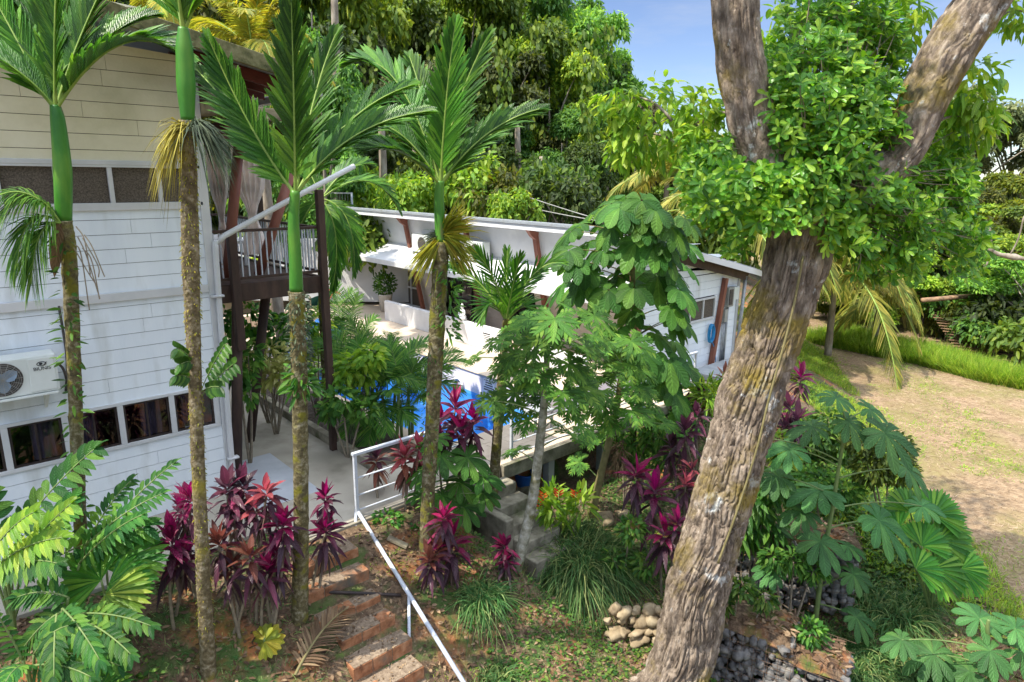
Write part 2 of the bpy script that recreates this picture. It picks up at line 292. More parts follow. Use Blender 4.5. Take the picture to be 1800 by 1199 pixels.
class MB:
    def __init__(s): s.v = []; s.q = []; s.t = []; s.n = 0; s.lv = {}; s.hard = False
    def add(s, v, f):
        v = np.asarray(v, float).reshape(-1, 3); f = np.asarray(f, int)
        (s.q if f.shape[1] == 4 else s.t).append(f+s.n); s.v.append(v); s.n += len(v)
    def box(s, lo, hi, R=None, o=None):
        s.hard = True
        lo, hi = np.minimum(lo, hi), np.maximum(lo, hi)
        v = np.array([(x, y, z) for x in (lo[0], hi[0]) for y in (lo[1], hi[1]) for z in (lo[2], hi[2])])
        if R is not None: v = v @ np.array(R).T+np.array(o)
        s.add(v, [(0, 1, 3, 2), (4, 6, 7, 5), (0, 4, 5, 1), (2, 3, 7, 6), (0, 2, 6, 4), (1, 5, 7, 3)]); return s
    def bar(s, a, b, w, h, up=(0, 0, 1)):
        a, b = np.array(a, float), np.array(b, float); d = nrm(b-a); u = np.array(up, float)
        if abs(d @ u) > .97: u = np.array([1., 0, 0])
        x = nrm(np.cross(d, u)); y = np.cross(x, d); L_ = np.linalg.norm(b-a)
        s.box((-w/2, -h/2, 0), (w/2, h/2, L_), np.stack([x, y, d], 1), a); return s
    def poly(s, pts, ext):
        """prism: planar polygon pts swept by vector ext"""
        s.hard = True
        p = np.array(pts, float); e = np.array(ext, float); n = len(p)
        nn = sum(np.cross(p[i]-p[0], p[i+1]-p[0]) for i in range(1, n-1))
        if nn @ e > 0: p = p[::-1]
        v = np.vstack([p, p+e]); s.add(v, [(i, (i+1) % n, n+(i+1) % n, n+i) for i in range(n)][::1])
        s.q[-1] = s.q[-1][:, ::-1]
        c0 = s.n-2*n
        for i in range(1, n-1):
            s.t.append(np.array([(c0, c0+i, c0+i+1), (c0+n, c0+n+i+1, c0+n+i)]))
        return s
    def tube(s, pts, rad, k=8, cap=True):
        p = np.array(pts, float); n = len(p); r = np.broadcast_to(np.array(rad, float), (n,))
        T = nrm(np.gradient(p, axis=0)); ref = np.array([.31, .23, .92]) if abs(T[0] @ np.array([.31, .23, .92])) < .9 else np.array([1., .1, 0])
        X = np.zeros((n, 3)); x = nrm(np.cross(T[0], ref))
        for i in range(n):
            x = nrm(x-T[i]*(x @ T[i])); X[i] = x
        Y = np.cross(T, X); a = np.linspace(0, 2*np.pi, k, endpoint=False)
        v = p[:, None]+r[:, None, None]*(X[:, None]*np.cos(a)[None, :, None]+Y[:, None]*np.sin(a)[None, :, None])
        f = [(i*k+j, i*k+(j+1) % k, (i+1)*k+(j+1) % k, (i+1)*k+j) for i in range(n-1) for j in range(k)]
        b = s.n; s.add(v, f)
        if cap and k > 3:
            s.t += [np.array([(b, b+j+1, b+j) for j in range(1, k-1)]), np.array([(b+(n-1)*k, b+(n-1)*k+j, b+(n-1)*k+j+1) for j in range(1, k-1)])]
        return s
    def ball(s, c, r, nu=10, nv=7, jit=0, seed=0):
        r = np.broadcast_to(np.array(r, float), (3,)); th = np.linspace(0, np.pi, nv); ph = np.linspace(0, 2*np.pi, nu, endpoint=False)
        v = np.array([(np.sin(t)*np.cos(f), np.sin(t)*np.sin(f), np.cos(t)) for t in th for f in ph])
        if jit: v = v*(1+jit*(vnoise(v*1.7+seed*9.13)-.5))[:, None]
        s.add(v*r+np.array(c), [(i*nu+j, (i+1)*nu+j, (i+1)*nu+(j+1) % nu, i*nu+(j+1) % nu) for i in range(nv-1) for j in range(nu)]); return s
    def lathe(s, c, prof, k=14):
        a = np.linspace(0, 2*np.pi, k, endpoint=False); c = np.array(c, float)
        v = np.array([(r*np.cos(t), r*np.sin(t), z) for r, z in prof for t in a])+c
        s.add(v, [(i*k+j, i*k+(j+1) % k, (i+1)*k+(j+1) % k, (i+1)*k+j) for i in range(len(prof)-1) for j in range(k)]); return s
    def leaves(s, P, D, N, Ln, W, prof, droop=0., fold=.18):
        P = np.atleast_2d(P).astype(float); n = len(P); D = nrm(np.broadcast_to(np.array(D, float), (n, 3))); N = np.broadcast_to(np.array(N, float), (n, 3))
        S = np.cross(D, N); bad = np.linalg.norm(S, axis=1) < 1e-3; S = np.where(bad[:, None], np.cross(D, np.array([.7, .3, .2])), S); S = nrm(S); N = np.cross(S, D)
        Ln = np.broadcast_to(np.array(Ln, float), (n,)); W = np.broadcast_to(np.array(W, float), (n,)); dr = np.broadcast_to(np.array(droop, float), (n,))
        t, w = prof[:, 0], prof[:, 1]; K = len(t)
        c = P[:, None]+D[:, None]*(Ln[:, None]*t)[..., None]
        c[..., 2] -= dr[:, None]*Ln[:, None]*t*t
        off = S[:, None]*(W[:, None]*w*.5)[..., None]; upv = N[:, None]*(W[:, None]*w*.5*fold)[..., None]
        v = np.stack([c-off+upv, c, c+off+upv], 2)
        base = (np.arange(n)*K*3)[:, None, None]; i = np.arange(K-1)[None, :, None]*3
        f = np.concatenate([np.stack([i, i+1, i+4, i+3], -1), np.stack([i+1, i+2, i+5, i+4], -1)], 2)+base[..., None]
        st_ = s.n; s.add(v, f.reshape(-1, 4)); xx = np.broadcast_to(np.array([-1., 0, 1.])[None, None], (n, K, 3)); tt = np.broadcast_to(t[None, :, None], (n, K, 3))
        s.lv[st_] = np.stack([xx, tt, np.ones_like(tt)], -1).reshape(-1, 3); return s
    def build(s, name, mat, parent=None, origin=None, smooth=False, bevel=0):
        me = bpy.data.meshes.new(name); v = np.vstack(s.v); q = np.vstack(s.q) if s.q else np.zeros((0, 4), int); t = np.vstack(s.t) if s.t else np.zeros((0, 3), int)
        o = np.array(origin if origin is not None else (ORG[parent.name] if parent is not None else (0, 0, 0)), float)
        v = v-o; me.vertices.add(len(v)); me.vertices.foreach_set('co', v.astype(np.float32).ravel())
        nl = q.size+t.size; me.loops.add(nl); me.polygons.add(len(q)+len(t))
        me.loops.foreach_set('vertex_index', np.concatenate([q.ravel(), t.ravel()]).astype(np.int32))
        me.polygons.foreach_set('loop_start', np.concatenate([np.arange(len(q))*4, q.size+np.arange(len(t))*3]).astype(np.int32))
        me.update(calc_edges=True); me.validate()
        me.polygons.foreach_set('use_smooth', np.full(len(me.polygons), bool(smooth or not s.hard)))
        if s.lv:
            A = np.zeros((len(v), 3), np.float32)
            for k_, a_ in s.lv.items(): A[k_:k_+len(a_)] = a_
            if len(me.vertices) == len(v): me.attributes.new('lv', 'FLOAT_VECTOR', 'POINT').data.foreach_set('vector', A.ravel())
        me.materials.append(M(mat) if isinstance(mat, str) else mat)
        ob = bpy.data.objects.new(name, me); COL.objects.link(ob)
        if parent is not None: ob.parent = parent; 
        if parent is None: ob.location = o
        ORG[ob.name] = o
        if bevel:
            b = ob.modifiers.new('bevel', 'BEVEL'); b.width = bevel; b.segments = 2; b.limit_method = 'ANGLE'
        return ob
def tag(o, label=None, cat=None, group=None, kind=None):
    if label: o['label'] = label
    if cat: o['category'] = cat
    if group: o['group'] = group
    if kind: o['kind'] = kind
    return o
def thing(name, label, cat, loc, group=None):
    o = bpy.data.objects.new(name, None); o.empty_display_size = .2; COL.objects.link(o); o.location = [float(x) for x in loc]
    ORG[o.name] = np.array(loc, float); return tag(o, label, cat, group)
def copy_tree(o, parent=None):
    c = o.copy(); COL.objects.link(c)
    if parent is not None: c.parent = parent
    for ch in o.children: copy_tree(ch, c)
    return c
def text_mesh(name, body, size, mat, parent, loc, xdir, ydir):
    cu = bpy.data.curves.new(name, 'FONT'); cu.body = body; cu.size = size; cu.extrude = .001; cu.align_x = 'CENTER'
    ob = bpy.data.objects.new(name, cu); COL.objects.link(ob)
    bpy.context.view_layer.update(); me = bpy.data.meshes.new_from_object(ob); bpy.data.objects.remove(ob); bpy.data.curves.remove(cu)
    ob = bpy.data.objects.new(name, me); COL.objects.link(ob); me.materials.clear(); me.materials.append(M(mat))
    x, y = nrm(np.array(xdir, float)), nrm(np.array(ydir, float)); z = np.cross(x, y)
    R = np.stack([x, y, z], 1); ob.parent = parent; o = ORG[parent.name]
    ob.matrix_local = Matrix([[*R[i], loc[i]-o[i]] for i in range(3)]+[[0, 0, 0, 1]]); return ob

# ------------------------------------------------------------------ terrain height
def D_field(x, y): return .545*(x-9.9)-.838*(y+8.4)          # > 0 on the mown field below
def ground(x, y):
    x = np.asarray(x, float); y = np.asarray(y, float)
    s = np.maximum(0, -2.45-y); st = np.clip(1.15-.10*np.maximum(0, x-3.5), .35, 1)
    gs = -.05-st*np.where(s < 2.2, .6*s, 1.32+.27*(s-2.2))
    # hollow under the terrace edge
    b = np.clip((x-2.3)/1.0, 0, 1)*np.clip((9.2-x)/1.6, 0, 1)*np.clip((-1.2-y)/.5, 0, 1)
    gs = np.minimum(gs, -.05-1.0*b-.22*np.clip(s, 0, 2.2)*b)
    pl = (x > 3.55) & (x < 6.45) & (y > -.85) & (y < 5.75); gs = np.where(pl, -1.5, gs)
    d = D_field(x, y); gf = np.minimum(-.06, -1.8+.44*np.maximum(0, -d))
    e = np.clip((x-13.0)/3, 0, 1)
    g = np.minimum(gs, gf); far = np.where(x > 13, np.minimum(g, -.06-.5*e), g)
    fieldz = -1.8-.012*np.maximum(0, d)
    g = np.where(d > 0, np.maximum(fieldz, np.minimum(g, fieldz)), far)
    g = np.where(d > 0, fieldz, g)
    n = (vnoise(np.stack([x*1.1, y*1.1, x*0], -1))-.5)*.16+(vnoise(np.stack([x*3.3, y*3.3, x*0+5], -1))-.5)*.05
    return g+n*np.where(y < -2.3, 1, 0)*np.where(d > 0, .35, 1)
def gz(x, y): return float(ground(np.array([x]), np.array([y]))[0])
def gpx(px, py):
    d = ray(px, py); t = np.linspace(4, 90, 4000); p = CAM+d[None]*t[:, None]; below = p[:, 2] < ground(p[:, 0], p[:, 1])
    i = int(np.argmax(below)); return p[i]
def down(px, py, F):
    p = atF(px, py, F); return np.array([p[0], p[1], gz(p[0], p[1])])
rng = np.random.default_rng(7)
def R_(a, b, n=None): return rng.uniform(a, b, n)
# ------------------------------------------------------------------ terrain sheet
def terrain():
    xs = np.concatenate([np.linspace(-30, -6, 20)[:-1], np.linspace(-6, 20, 190)[:-1], np.linspace(20, 50, 50)[:-1], np.linspace(50, 900, 24)])
    ys = np.concatenate([np.linspace(-220, -30, 18)[:-1], np.linspace(-30, -13, 24)[:-1], np.linspace(-13, 3, 130)[:-1], np.linspace(3, 30, 24)[:-1], np.linspace(30, 900, 24)])
    X, Y = np.meshgrid(xs, ys, indexing='ij'); Zz = ground(X, Y)
    far = np.hypot(X-8, Y-4); Zz = np.where(far > 60, Zz-(far-60)*.012, Zz)
    nx, ny = len(xs), len(ys); idx = np.arange(nx*ny).reshape(nx, ny)
    q = np.stack([idx[:-1, :-1], idx[1:, :-1], idx[1:, 1:], idx[:-1, 1:]], -1).reshape(-1, 4)
    c = np.stack([X, Y, Zz], -1).reshape(-1, 3); fc = c[q].mean(1); d = D_field(fc[:, 0], fc[:, 1])
    fld = (d > .05) & (fc[:, 0] > 5) & (fc[:, 0] < 300)
    fr = (~fld) & (fc[:, 1] > 13)
    for name, mat, mask in (('garden_ground', 'soil', ~fld & ~fr), ('mown_field', 'field', fld), ('forest_ground', 'floor_far', fr)):
        mb = MB(); mb.add(c, q[mask]); tag(mb.build(name, mat, smooth=True), kind='structure')
terrain()
# rising ground under the forest behind the bungalow
def hillz(p, px):
    F = fdist(p); h = max(0, min(p[0]-15.2, 14)*.26, (F-41)*.42+1.5)*np.clip((1060-px)/260, 0, 1)
    return -.35+h*(.8+.4*float(vnoise(np.array([[px*.01, F*.1, 0]]))[0]))
mb = MB(); n1, n2 = 60, 26
for_pts = []
for i in range(n1):
    for j in range(n2):
        px = -900+i*36; F = 18+j*5.2; p = atF(px, 330, F); for_pts.append((p[0], p[1], hillz(p, px)))
idx = np.arange(n1*n2).reshape(n1, n2)
mb.add(for_pts, np.stack([idx[:-1, :-1], idx[1:, :-1], idx[1:, 1:], idx[:-1, 1:]], -1).reshape(-1, 4))
tag(mb.build('hillside', 'floor_far', smooth=True), kind='structure')

# ------------------------------------------------------------------ paving and pool
def struct(name, mat, boxes, bevel=.008):
    mb = MB()
    for lo, hi in boxes: mb.box(lo, hi)
    return tag(mb.build(name, mat, bevel=bevel), kind='structure')
struct('side_path', 'concrete', [((0.02, -2.12, -.30), (2.15, 13, 0))])
struct('house_apron', 'concrete', [((-9, -1.52, -.3), (0.016, .3, -.004))])
struct('tiled_strip', 'tile_grey', [((.15, -.9, -.1), (1.15, 1.1, .006))])
struct('garden_bed', 'mulch', [((2.32, -.62, -.2), (3.35, 9.5, .05))])
k = MB(); k.box((2.15, -.75, -.2), (2.30, 9.6, .16)); k.box((2.304, -.75, -.2), (3.36, -.63, .16)); tag(k.build('bed_kerb', 'old_concrete', bevel=.015), kind='structure')
struct('walkway', 'concrete', [((2.154, -2.12, -.22), (3.98, -.76, -.002))])
# terrace deck round the pool, laid as tiles on a slab
PX0, PX1, PY0, PY1 = 3.75, 6.32, -.68, 5.6
tiles = MB(); mb = MB()
def tile_area(x0, x1, y0, y1, z, s=.42):
    mb.box((x0, y0, z-.2), (x1, y1, z-.006))
    nx, ny = max(1, round((x1-x0)/s)), max(1, round((y1-y0)/s))
    for i in range(nx):
        for j in range(ny):
            a, b = x0+(x1-x0)*i/nx, x0+(x1-x0)*(i+1)/nx; c, d = y0+(y1-y0)*j/ny, y0+(y1-y0)*(j+1)/ny
            tiles.box((a+.003, c+.003, z-.03), (b-.003, d-.003, z))
tile_area(3.984, 12.9, -2.10, PY0, 0); tile_area(3.37, PX0, PY0, PY1, 0); tile_area(3.37, 9.6, PY1, 10.8, 0)
tag(mb.build('terrace_deck', 'grout'), kind='structure'); tag(tiles.build('deck_tiles', 'deck_tan'), kind='structure')
struct('deck_edge', 'old_concrete', [((3.99, -2.2, -.24), (12.9, -2.104, .015))])
# pool shell: blue with pale vertical stripes, water
mb = MB(); mb.box((PX0, PY0, -1.4), (PX1, PY1, -.9)); mb.box((PX0-.1, PY0, -1.4), (PX0-.002, PY1, -.008)); mb.box((PX1+.002, PY0, -1.4), (PX1+.1, PY1, -.03))
mb.box((PX0, PY0-.1, -1.4), (PX1, PY0-.002, -.03)); mb.box((PX0, PY1+.002, -1.4), (PX1, PY1+.1, -.03)); tag(mb.build('pool', 'pool_blue'), kind='structure')
mb = MB()
for y in np.arange(-.2, 5.4, .72): mb.box((PX0+.002, y, -.897), (PX1-.002, y+.3, -.89))
tag(mb.build('pool_stripes', 'pool_pale'), kind='structure')
mb = MB(); mb.add([(PX0, PY0, -.10), (PX1, PY0, -.10), (PX1, PY1, -.10), (PX0, PY1, -.10)], [(0, 1, 2, 3)]); tag(mb.build('pool_water', 'water'), kind='structure')
# raised ledge with tan top behind the pool
LX0, LX1, LZ = 6.32, 7.9, .5
struct('pool_wall', 'pool_wall', [((LX0+.004, PY0+.02, -.5), (LX0+.16, 6.2, LZ-.04)), ((LX0+.004, PY0-.14, -.02), (9.4, PY0+.016, LZ-.04))])
struct('pool_ledge', 'deck_tan', [((LX0-.03, PY0-.17, LZ-.036), (9.9, 6.3, LZ))], .012)
struct('veranda_floor', 'deck_tan', [((LX0+.2, 6.304, .02), (9.9, 11.4, LZ))], .01)
# retaining wall below the terrace
struct('terrace_wall', 'old_concrete', [((4.4, -.95, -2.2), (12.5, -.75, -.205))])
struct('walkway_wall', 'old_concrete', [((.05, -2.18, -.9), (3.3, -2.124, -.02)), ((.05, -2.3, -1.3), (3.25, -2.186, -.42))])
for i, x in enumerate((5.4, 7.0, 8.6, 10.2)):
    mb = MB(); mb.box((x-.08, -2.02, -1.9), (x+.08, -1.86, -.21)); tag(mb.build('deck_post', 'slab', bevel=.01), ['white concrete post under the terrace edge by the steps', 'white concrete post under the terrace behind the papaya stem', 'white concrete post under the terrace behind dark red plants', 'white concrete post under the terrace near the big trunk'][i], 'post', 'posts under the terrace')
mb = MB(); mb.poly([(11.3, -2.0, .02), (13.5, -2.0, .02), (13.5, -1.25, .02), (11.3, -1.25, .02)], (0, 0, .16)); tag(mb.build('concrete_slab', 'slab', bevel=.02), 'flat grey concrete slab at the foot of the bungalow end wall', 'slab')
mb = MB(); mb.lathe((5.1, -1.6, -1.15), [(.02, 0), (.2, 0), (.24, .5), (.25, .52), (.22, .52), (.19, .05), (.02, .05)]); tag(mb.build('bucket', 'blue_plastic', smooth=True), 'blue plastic bucket in the dark space under the terrace', 'bucket')

# ------------------------------------------------------------------ lap boards
def boards(mb, a, b, z0, z1, holes, top=None, pitch=.2, out=(0, -1, 0), seed=0, rake=None):
    """lapped boards between plan points a and b; holes = (s0,s1,z0,z1) along the wall; rake(s)=upper limit"""
    a = np.array([*a, 0.]); b = np.array([*b, 0.]); Lw = np.linalg.norm(b-a); d = (b-a)/Lw; o = np.array(out, float); r = np.random.default_rng(seed)
    R = np.stack([d, o, Z], 1); mb.hard = True
    z = z0
    while z < z1-.01:
        zt = min(z+pitch, z1); cuts = [(0, Lw)]
        for h0, h1, hz0, hz1 in holes:
            if hz0 < zt-.012 and hz1 > z+.012:
                if hz0 > z+.02 or hz1 < zt-.02: pass
                cuts = [c for s0, s1 in cuts for c in ((s0, min(s1, h0)), (max(s0, h1), s1)) if c[1]-c[0] > .02]
        for s0, s1 in cuts:
            s = s0; first = True
            while s < s1-.01:
                e = min(s1, s+(r.uniform(.5, 3.2) if first else 3.2)); first = False
                if s1-e < .3: e = s1
                t0 = zt-.007; tl = t0 if rake is None else min(t0, rake(s)); tr = t0 if rake is None else min(t0, rake(e))
                if max(tl, tr) > z+.01:
                    v = np.array([(s+.002, .017, z), (e-.002, .017, z), (e-.002, .0135, max(tr, z+.002)), (s+.002, .0135, max(tl, z+.002)),
                                  (s+.002, 0, z), (e-.002, 0, z), (e-.002, 0, max(tr, z+.002)), (s+.002, 0, max(tl, z+.002))])
                    mb.add(v @ R.T+a, [(0, 1, 2, 3), (4, 7, 6, 5), (0, 4, 5, 1), (3, 2, 6, 7), (0, 3, 7, 4), (1, 5, 6, 2)])
                s = e
        z += pitch
# ------------------------------------------------------------------ near house (white, two storeys)
UE = .08
hs = thing('boarded_house', 'two storey white boarded house filling the left side', 'house', (-2, .5, 0))
rz = lambda u: 6.58-.2*u
up_h = [(-2.94, .03, 4.58, 5.08)]; lo_h = [(-3.40, -.05, 1.20, 1.82)]
off = 9.0
def hol(hh): return [(h[0]+off, h[1]+off, h[2], h[3]) for h in hh]
mb = MB(); boards(mb, (-off, 0), (UE, 0), -.2, 1.2, [], seed=1); boards(mb, (-off, 0), (UE, 0), 1.2, 1.82, hol(lo_h), pitch=.206, seed=2); boards(mb, (-off, 0), (UE, 0), 1.82, 4.58, [], pitch=.1971, seed=3)
mb.build('lower_wall', 'paint_white', hs)
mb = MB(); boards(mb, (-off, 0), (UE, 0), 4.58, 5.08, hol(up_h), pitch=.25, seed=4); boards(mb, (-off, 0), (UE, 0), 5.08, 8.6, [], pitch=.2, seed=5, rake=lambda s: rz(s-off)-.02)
mb.build('upper_wall', 'paint_warm_bounce', hs)
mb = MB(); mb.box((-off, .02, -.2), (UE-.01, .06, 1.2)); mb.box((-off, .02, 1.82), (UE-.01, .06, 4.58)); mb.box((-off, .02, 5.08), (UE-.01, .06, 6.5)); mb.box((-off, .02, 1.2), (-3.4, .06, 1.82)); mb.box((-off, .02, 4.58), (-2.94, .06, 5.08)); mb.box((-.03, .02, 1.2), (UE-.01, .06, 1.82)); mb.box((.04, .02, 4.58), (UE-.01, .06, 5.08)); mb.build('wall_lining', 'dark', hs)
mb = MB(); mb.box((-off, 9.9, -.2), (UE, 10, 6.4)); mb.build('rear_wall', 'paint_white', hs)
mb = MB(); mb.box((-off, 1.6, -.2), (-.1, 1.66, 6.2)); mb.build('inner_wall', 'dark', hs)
mb = MB(); boards(mb, (UE, .0), (UE, 10), -.2, 6.5, [], out=(1, 0, 0), seed=9); mb.build('side_wall', 'paint_white', hs)
mb = MB(); mb.box((UE-.09, -.045, -.1), (UE+.035, .02, 6.3)); mb.box((-off, -.044, 4.50), (UE-.094, -.002, 4.578)); mb.box((-off, -.05, 5.09), (UE-.094, -.002, 5.15)); mb.box((-off, -.055, 3.28), (UE-.094, -.03, 3.40)); mb.build('corner_trim', 'trim', hs, bevel=.006)
def window_strip(mull, z0, z1, fr, bar, pane_mat, kind, sash):
    f = MB(); x0, x1 = mull[0], mull[-1]
    f.box((x0-bar/2, -.045, z0-.05), (x1+bar/2, .015, z0)); f.box((x0-bar/2, -.045, z1), (x1+bar/2, .015, z1+.045))
    for m_ in mull: f.box((m_-bar/2, -.043, z0+.001), (m_+bar/2, .014, z1-.001))
    fo = f.build('window', fr, hs, bevel=.004)
    for i in range(len(mull)-1):
        a, b = mull[i]+bar/2, mull[i+1]-bar/2
        p = MB(); p.box((a+.002, .004, z0+.002), (b-.002, .008, z1-.002)); po = p.build('pane', pane_mat, fo)
        if sash:
            s = MB(); w_ = .03
            for lo, hi in (((a, -.02, z0), (a+w_, .0, z1)), ((b-w_, -.02, z0), (b, .0, z1)), ((a+w_, -.019, z0), (b-w_, .0, z0+w_)), ((a+w_, -.019, z1-w_), (b-w_, .0, z1)), (((a+b)/2-.012, -.018, z0+w_), ((a+b)/2+.012, .0, z1-w_))): s.box(lo, hi)
            s.build('sash', 'frame_dark', fo)
            c = MB(); xs = np.linspace(a+.12*(1+i % 2), (a+b)/2+(.22 if i % 2 else .02), 16); yy = .14+.025*np.sin(np.arange(16)*1.7)
            for q0 in range(15): c.add([(xs[q0], yy[q0], z0), (xs[q0+1], yy[q0+1], z0), (xs[q0+1], yy[q0+1], z1+.1), (xs[q0], yy[q0], z1+.1)], [(0, 1, 2, 3)])
            c.build('curtain', 'curtain', fo)
window_strip([-2.94, -2.325, -1.72, -1.115, -.52, .0], 4.60, 5.06, 'trim', .055, 'screen', 0, False)
window_strip([-3.39, -2.69, -2.03, -1.365, -.69, -.065], 1.22, 1.80, 'trim', .075, 'glass', 1, True)
# roof with mossy rake board
mb = MB(); sl_ = [(-10, 8.78), (2.45, rz(2.45)+.16)]
mb.poly([(-10, -.62, rz(-10)+.06), (1.52, -.62, rz(1.52)+.06), (1.52, -.62, rz(1.52)+.12), (-10, -.62, rz(-10)+.12)], (0, 10.9, 0)); mb.build('roof', 'roof_metal', hs)
mb = MB(); mb.poly([(-10, -.70, rz(-10)-.02), (1.55, -.70, rz(1.55)-.02), (1.55, -.70, rz(1.55)+.19), (-10, -.70, rz(-10)+.19)], (0, .07, 0)); mb.build('rake_board', 'mossy', hs, bevel=.008)
mb = MB()
for y in np.arange(-.2, 9, .55): mb.poly([(-.1, y, rz(-.1)-.12), (1.46, y, rz(1.46)-.12), (1.46, y, rz(1.46)+.05), (-.1, y, rz(-.1)+.05)], (0, .07, 0))
mb.build('rafter', 'red_ceiling', hs)
mb = MB(); mb.box((.12, -.86, 5.80), (.30, 1.4, 5.97)); mb.box((.31, -.70, 5.74), (1.5, -.56, 5.90)); mb.box((.16, -.35, 5.98), (.24, -.22, 6.42)); mb.box((UE+.04, -.6, 6.3), (.5, -.5, 6.44)); mb.build('eave_beam', 'grey_wood', hs, bevel=.01)
mb = MB()
for y in np.arange(.2, 4.8, .28): mb.box((UE+.04, y, 5.55), (1.5, y+.2, 5.60))
for x in (.5, 1.0, 1.4): mb.box((x, .1, 5.61), (x+.09, 5, 5.74))
mb.build('veranda_ceiling', 'red_ceiling', hs)
# downpipe up the corner then along to the eave gutter
mb = MB(); pp = [(.06, -.10, .02), (.08, -.10, 2), (.12, -.10, 3.85), (.16, -.10, 4.0), (.26, -.11, 4.10), (1.25, -.12, 4.58), (2.45, -.14, 5.14)]
mb.tube(spline(pp[:4], 14), .042, 10); mb.tube(pp[3:], .042, 10)
for z in (.6, 1.9, 3.2): mb.box((.0, -.15, z), (.17, -.05, z+.03))
mb.build('downpipe', 'trim', hs, smooth=True)
mb = MB(); mb.box((1.54, -.68, 6.12), (1.68, 9, 6.24)); mb.build('gutter', 'trim', hs, bevel=.02)
# air conditioner on its bracket
ac = thing('air_conditioner', 'pale air conditioner with round fan grille on the house wall', 'air conditioner', (-2.5, -.25, 2.28))
def ac_unit(par, x0, x1, y0, y1, z0, z1, text):
    mb = MB(); mb.box((x0, y0+.012, z0), (x1, y1, z1)); mb.build('casing', 'ac', par, bevel=.018)
    cx, cz, r = x0+(x1-x0)*.36, (z0+z1)/2, (z1-z0)*.43
    mb = MB(); v = [(cx, y0+.008, cz)]+[(cx+r*math.cos(t), y0+.008, cz+r*math.sin(t)) for t in np.linspace(0, 2*np.pi, 40)]; mb.add(v, [(0, i, i+1) for i in range(1, 40)]); mb.build('grille_opening', 'ac_dark', par)
    mb = MB()
    for k_ in range(3):
        t = k_*2.094+.5; mb.leaves([(cx, y0+.003, cz)], [(math.cos(t), 0, math.sin(t))], [(0, -1, .3)], r*.85, r*.75, OVAL)
    mb.build('fan', 'fan', par)
    mb = MB()
    for rr in np.linspace(.15, 1, 9): mb.tube([(cx+r*rr*math.cos(t), y0-.004, cz+r*rr*math.sin(t)) for t in np.linspace(0, 2*np.pi, 37)], .0022, 4, False)
    for t in np.linspace(0, np.pi, 9)[:-1]: mb.bar((cx-r*math.cos(t), y0-.007, cz-r*math.sin(t)), (cx+r*math.cos(t), y0-.007, cz+r*math.sin(t)), .004, .004)
    mb.build('grille', 'box_grey', par)
    mb = MB(); mb.box((x0+(x1-x0)*.66, y0, z0+.03), (x1-.03, y0+.0115, z1-.03)); mb.build('front_panel', 'ac', par, bevel=.005)
    if text:
        tx = x0+(x1-x0)*.82
        text_mesh('lettering', 'BIUNIS', .062, 'ink', par, (tx, y0-.003, z1-.185), (1, 0, 0), (0, 0, 1))
        mb = MB(); e = [(tx+.048*math.cos(t), y0-.002, z1-.105+.025*math.sin(t)) for t in np.linspace(0, 2*np.pi, 21)]; mb.tube(e, .005, 5, False); mb.ball((tx-.008, y0-.002, z1-.105), (.02, .002, .016)); mb.bar((tx+.02, y0-.003, z1-.12), (tx+.055, y0-.003, z1-.085), .008, .003); mb.build('emblem', 'ink', par)
ac_unit(ac, -2.96, -2.07, -.45, -.12, 2.29, 2.77, True)
mb = MB()
for x in (-2.8, -2.22): mb.poly([(x, -.03, 2.285), (x, -.44, 2.285), (x, -.44, 2.26), (x, -.03, 1.97)], (.03, 0, 0))
mb.box((-2.96, -.47, 2.262), (-2.1, -.03, 2.284)); mb.build('bracket', 'ac', ac)
mb = MB(); mb.tube(spline([(-2.05, -.2, 2.6), (-1.98, -.18, 2.5), (-1.95, -.12, 2.3), (-1.97, -.06, 2.15), (-1.9, -.05, 2.6), (-1.9, -.05, 3.3)], 24), .016, 6); mb.build('pipe', 'ac_dark', ac)

# ------------------------------------------------------------------ balcony on the side of the house
bal = thing('balcony', 'dark timber balcony with white balusters beside the white house', 'balcony', (1.1, 1.5, 3.2))
BX0, BX1, BY0, BY1, BZ = UE+.05, 2.05, .5, 5.2, 3.25
mb = MB()
for y in np.arange(BY0+.12, BY1, .145): mb.box((BX0, y, BZ-.03), (BX1, y+.138, BZ))
mb.build('floor', 'dark_wood', bal)
mb = MB(); mb.box((BX0, BY0, BZ-.27), (BX1+.05, BY0+.09, BZ+.02)); mb.box((BX1-.04, BY0+.092, BZ-.25), (BX1+.05, BY1, BZ+.02))
for y in (1.8, 3.2, 4.6): mb.box((BX0, y, BZ-.25), (BX1-.05, y+.09, BZ-.035))
mb.build('joist', 'dark_wood', bal, bevel=.006)
mb = MB()
for z in (BZ+.84, BZ+.08): mb.box((BX0, BY0+.02, z), (BX1, BY0+.07, z+.045)); mb.box((BX1-.03, BY0+.075, z), (BX1+.02, BY1, z+.045))
mb.box((BX0, BY1-.05, BZ+.84), (BX1-.05, BY1, BZ+.885)); mb.build('handrail', 'dark_wood', bal, bevel=.005)
mb = MB()
for x in np.arange(BX0+.07, BX1-.05, .105): mb.box((x, BY0+.035, BZ+.126), (x+.02, BY0+.055, BZ+.838))
for y in np.arange(BY0+.16, BY1, .11): mb.box((BX1-.015, y, BZ+.126), (BX1+.005, y+.02, BZ+.838))
for x in np.arange(BX0+.07, BX1-.1, .11): mb.box((x, BY1-.035, BZ), (x+.02, BY1-.015, BZ+.838))
tag(mb.build('baluster', 'rail', bal), kind='stuff')
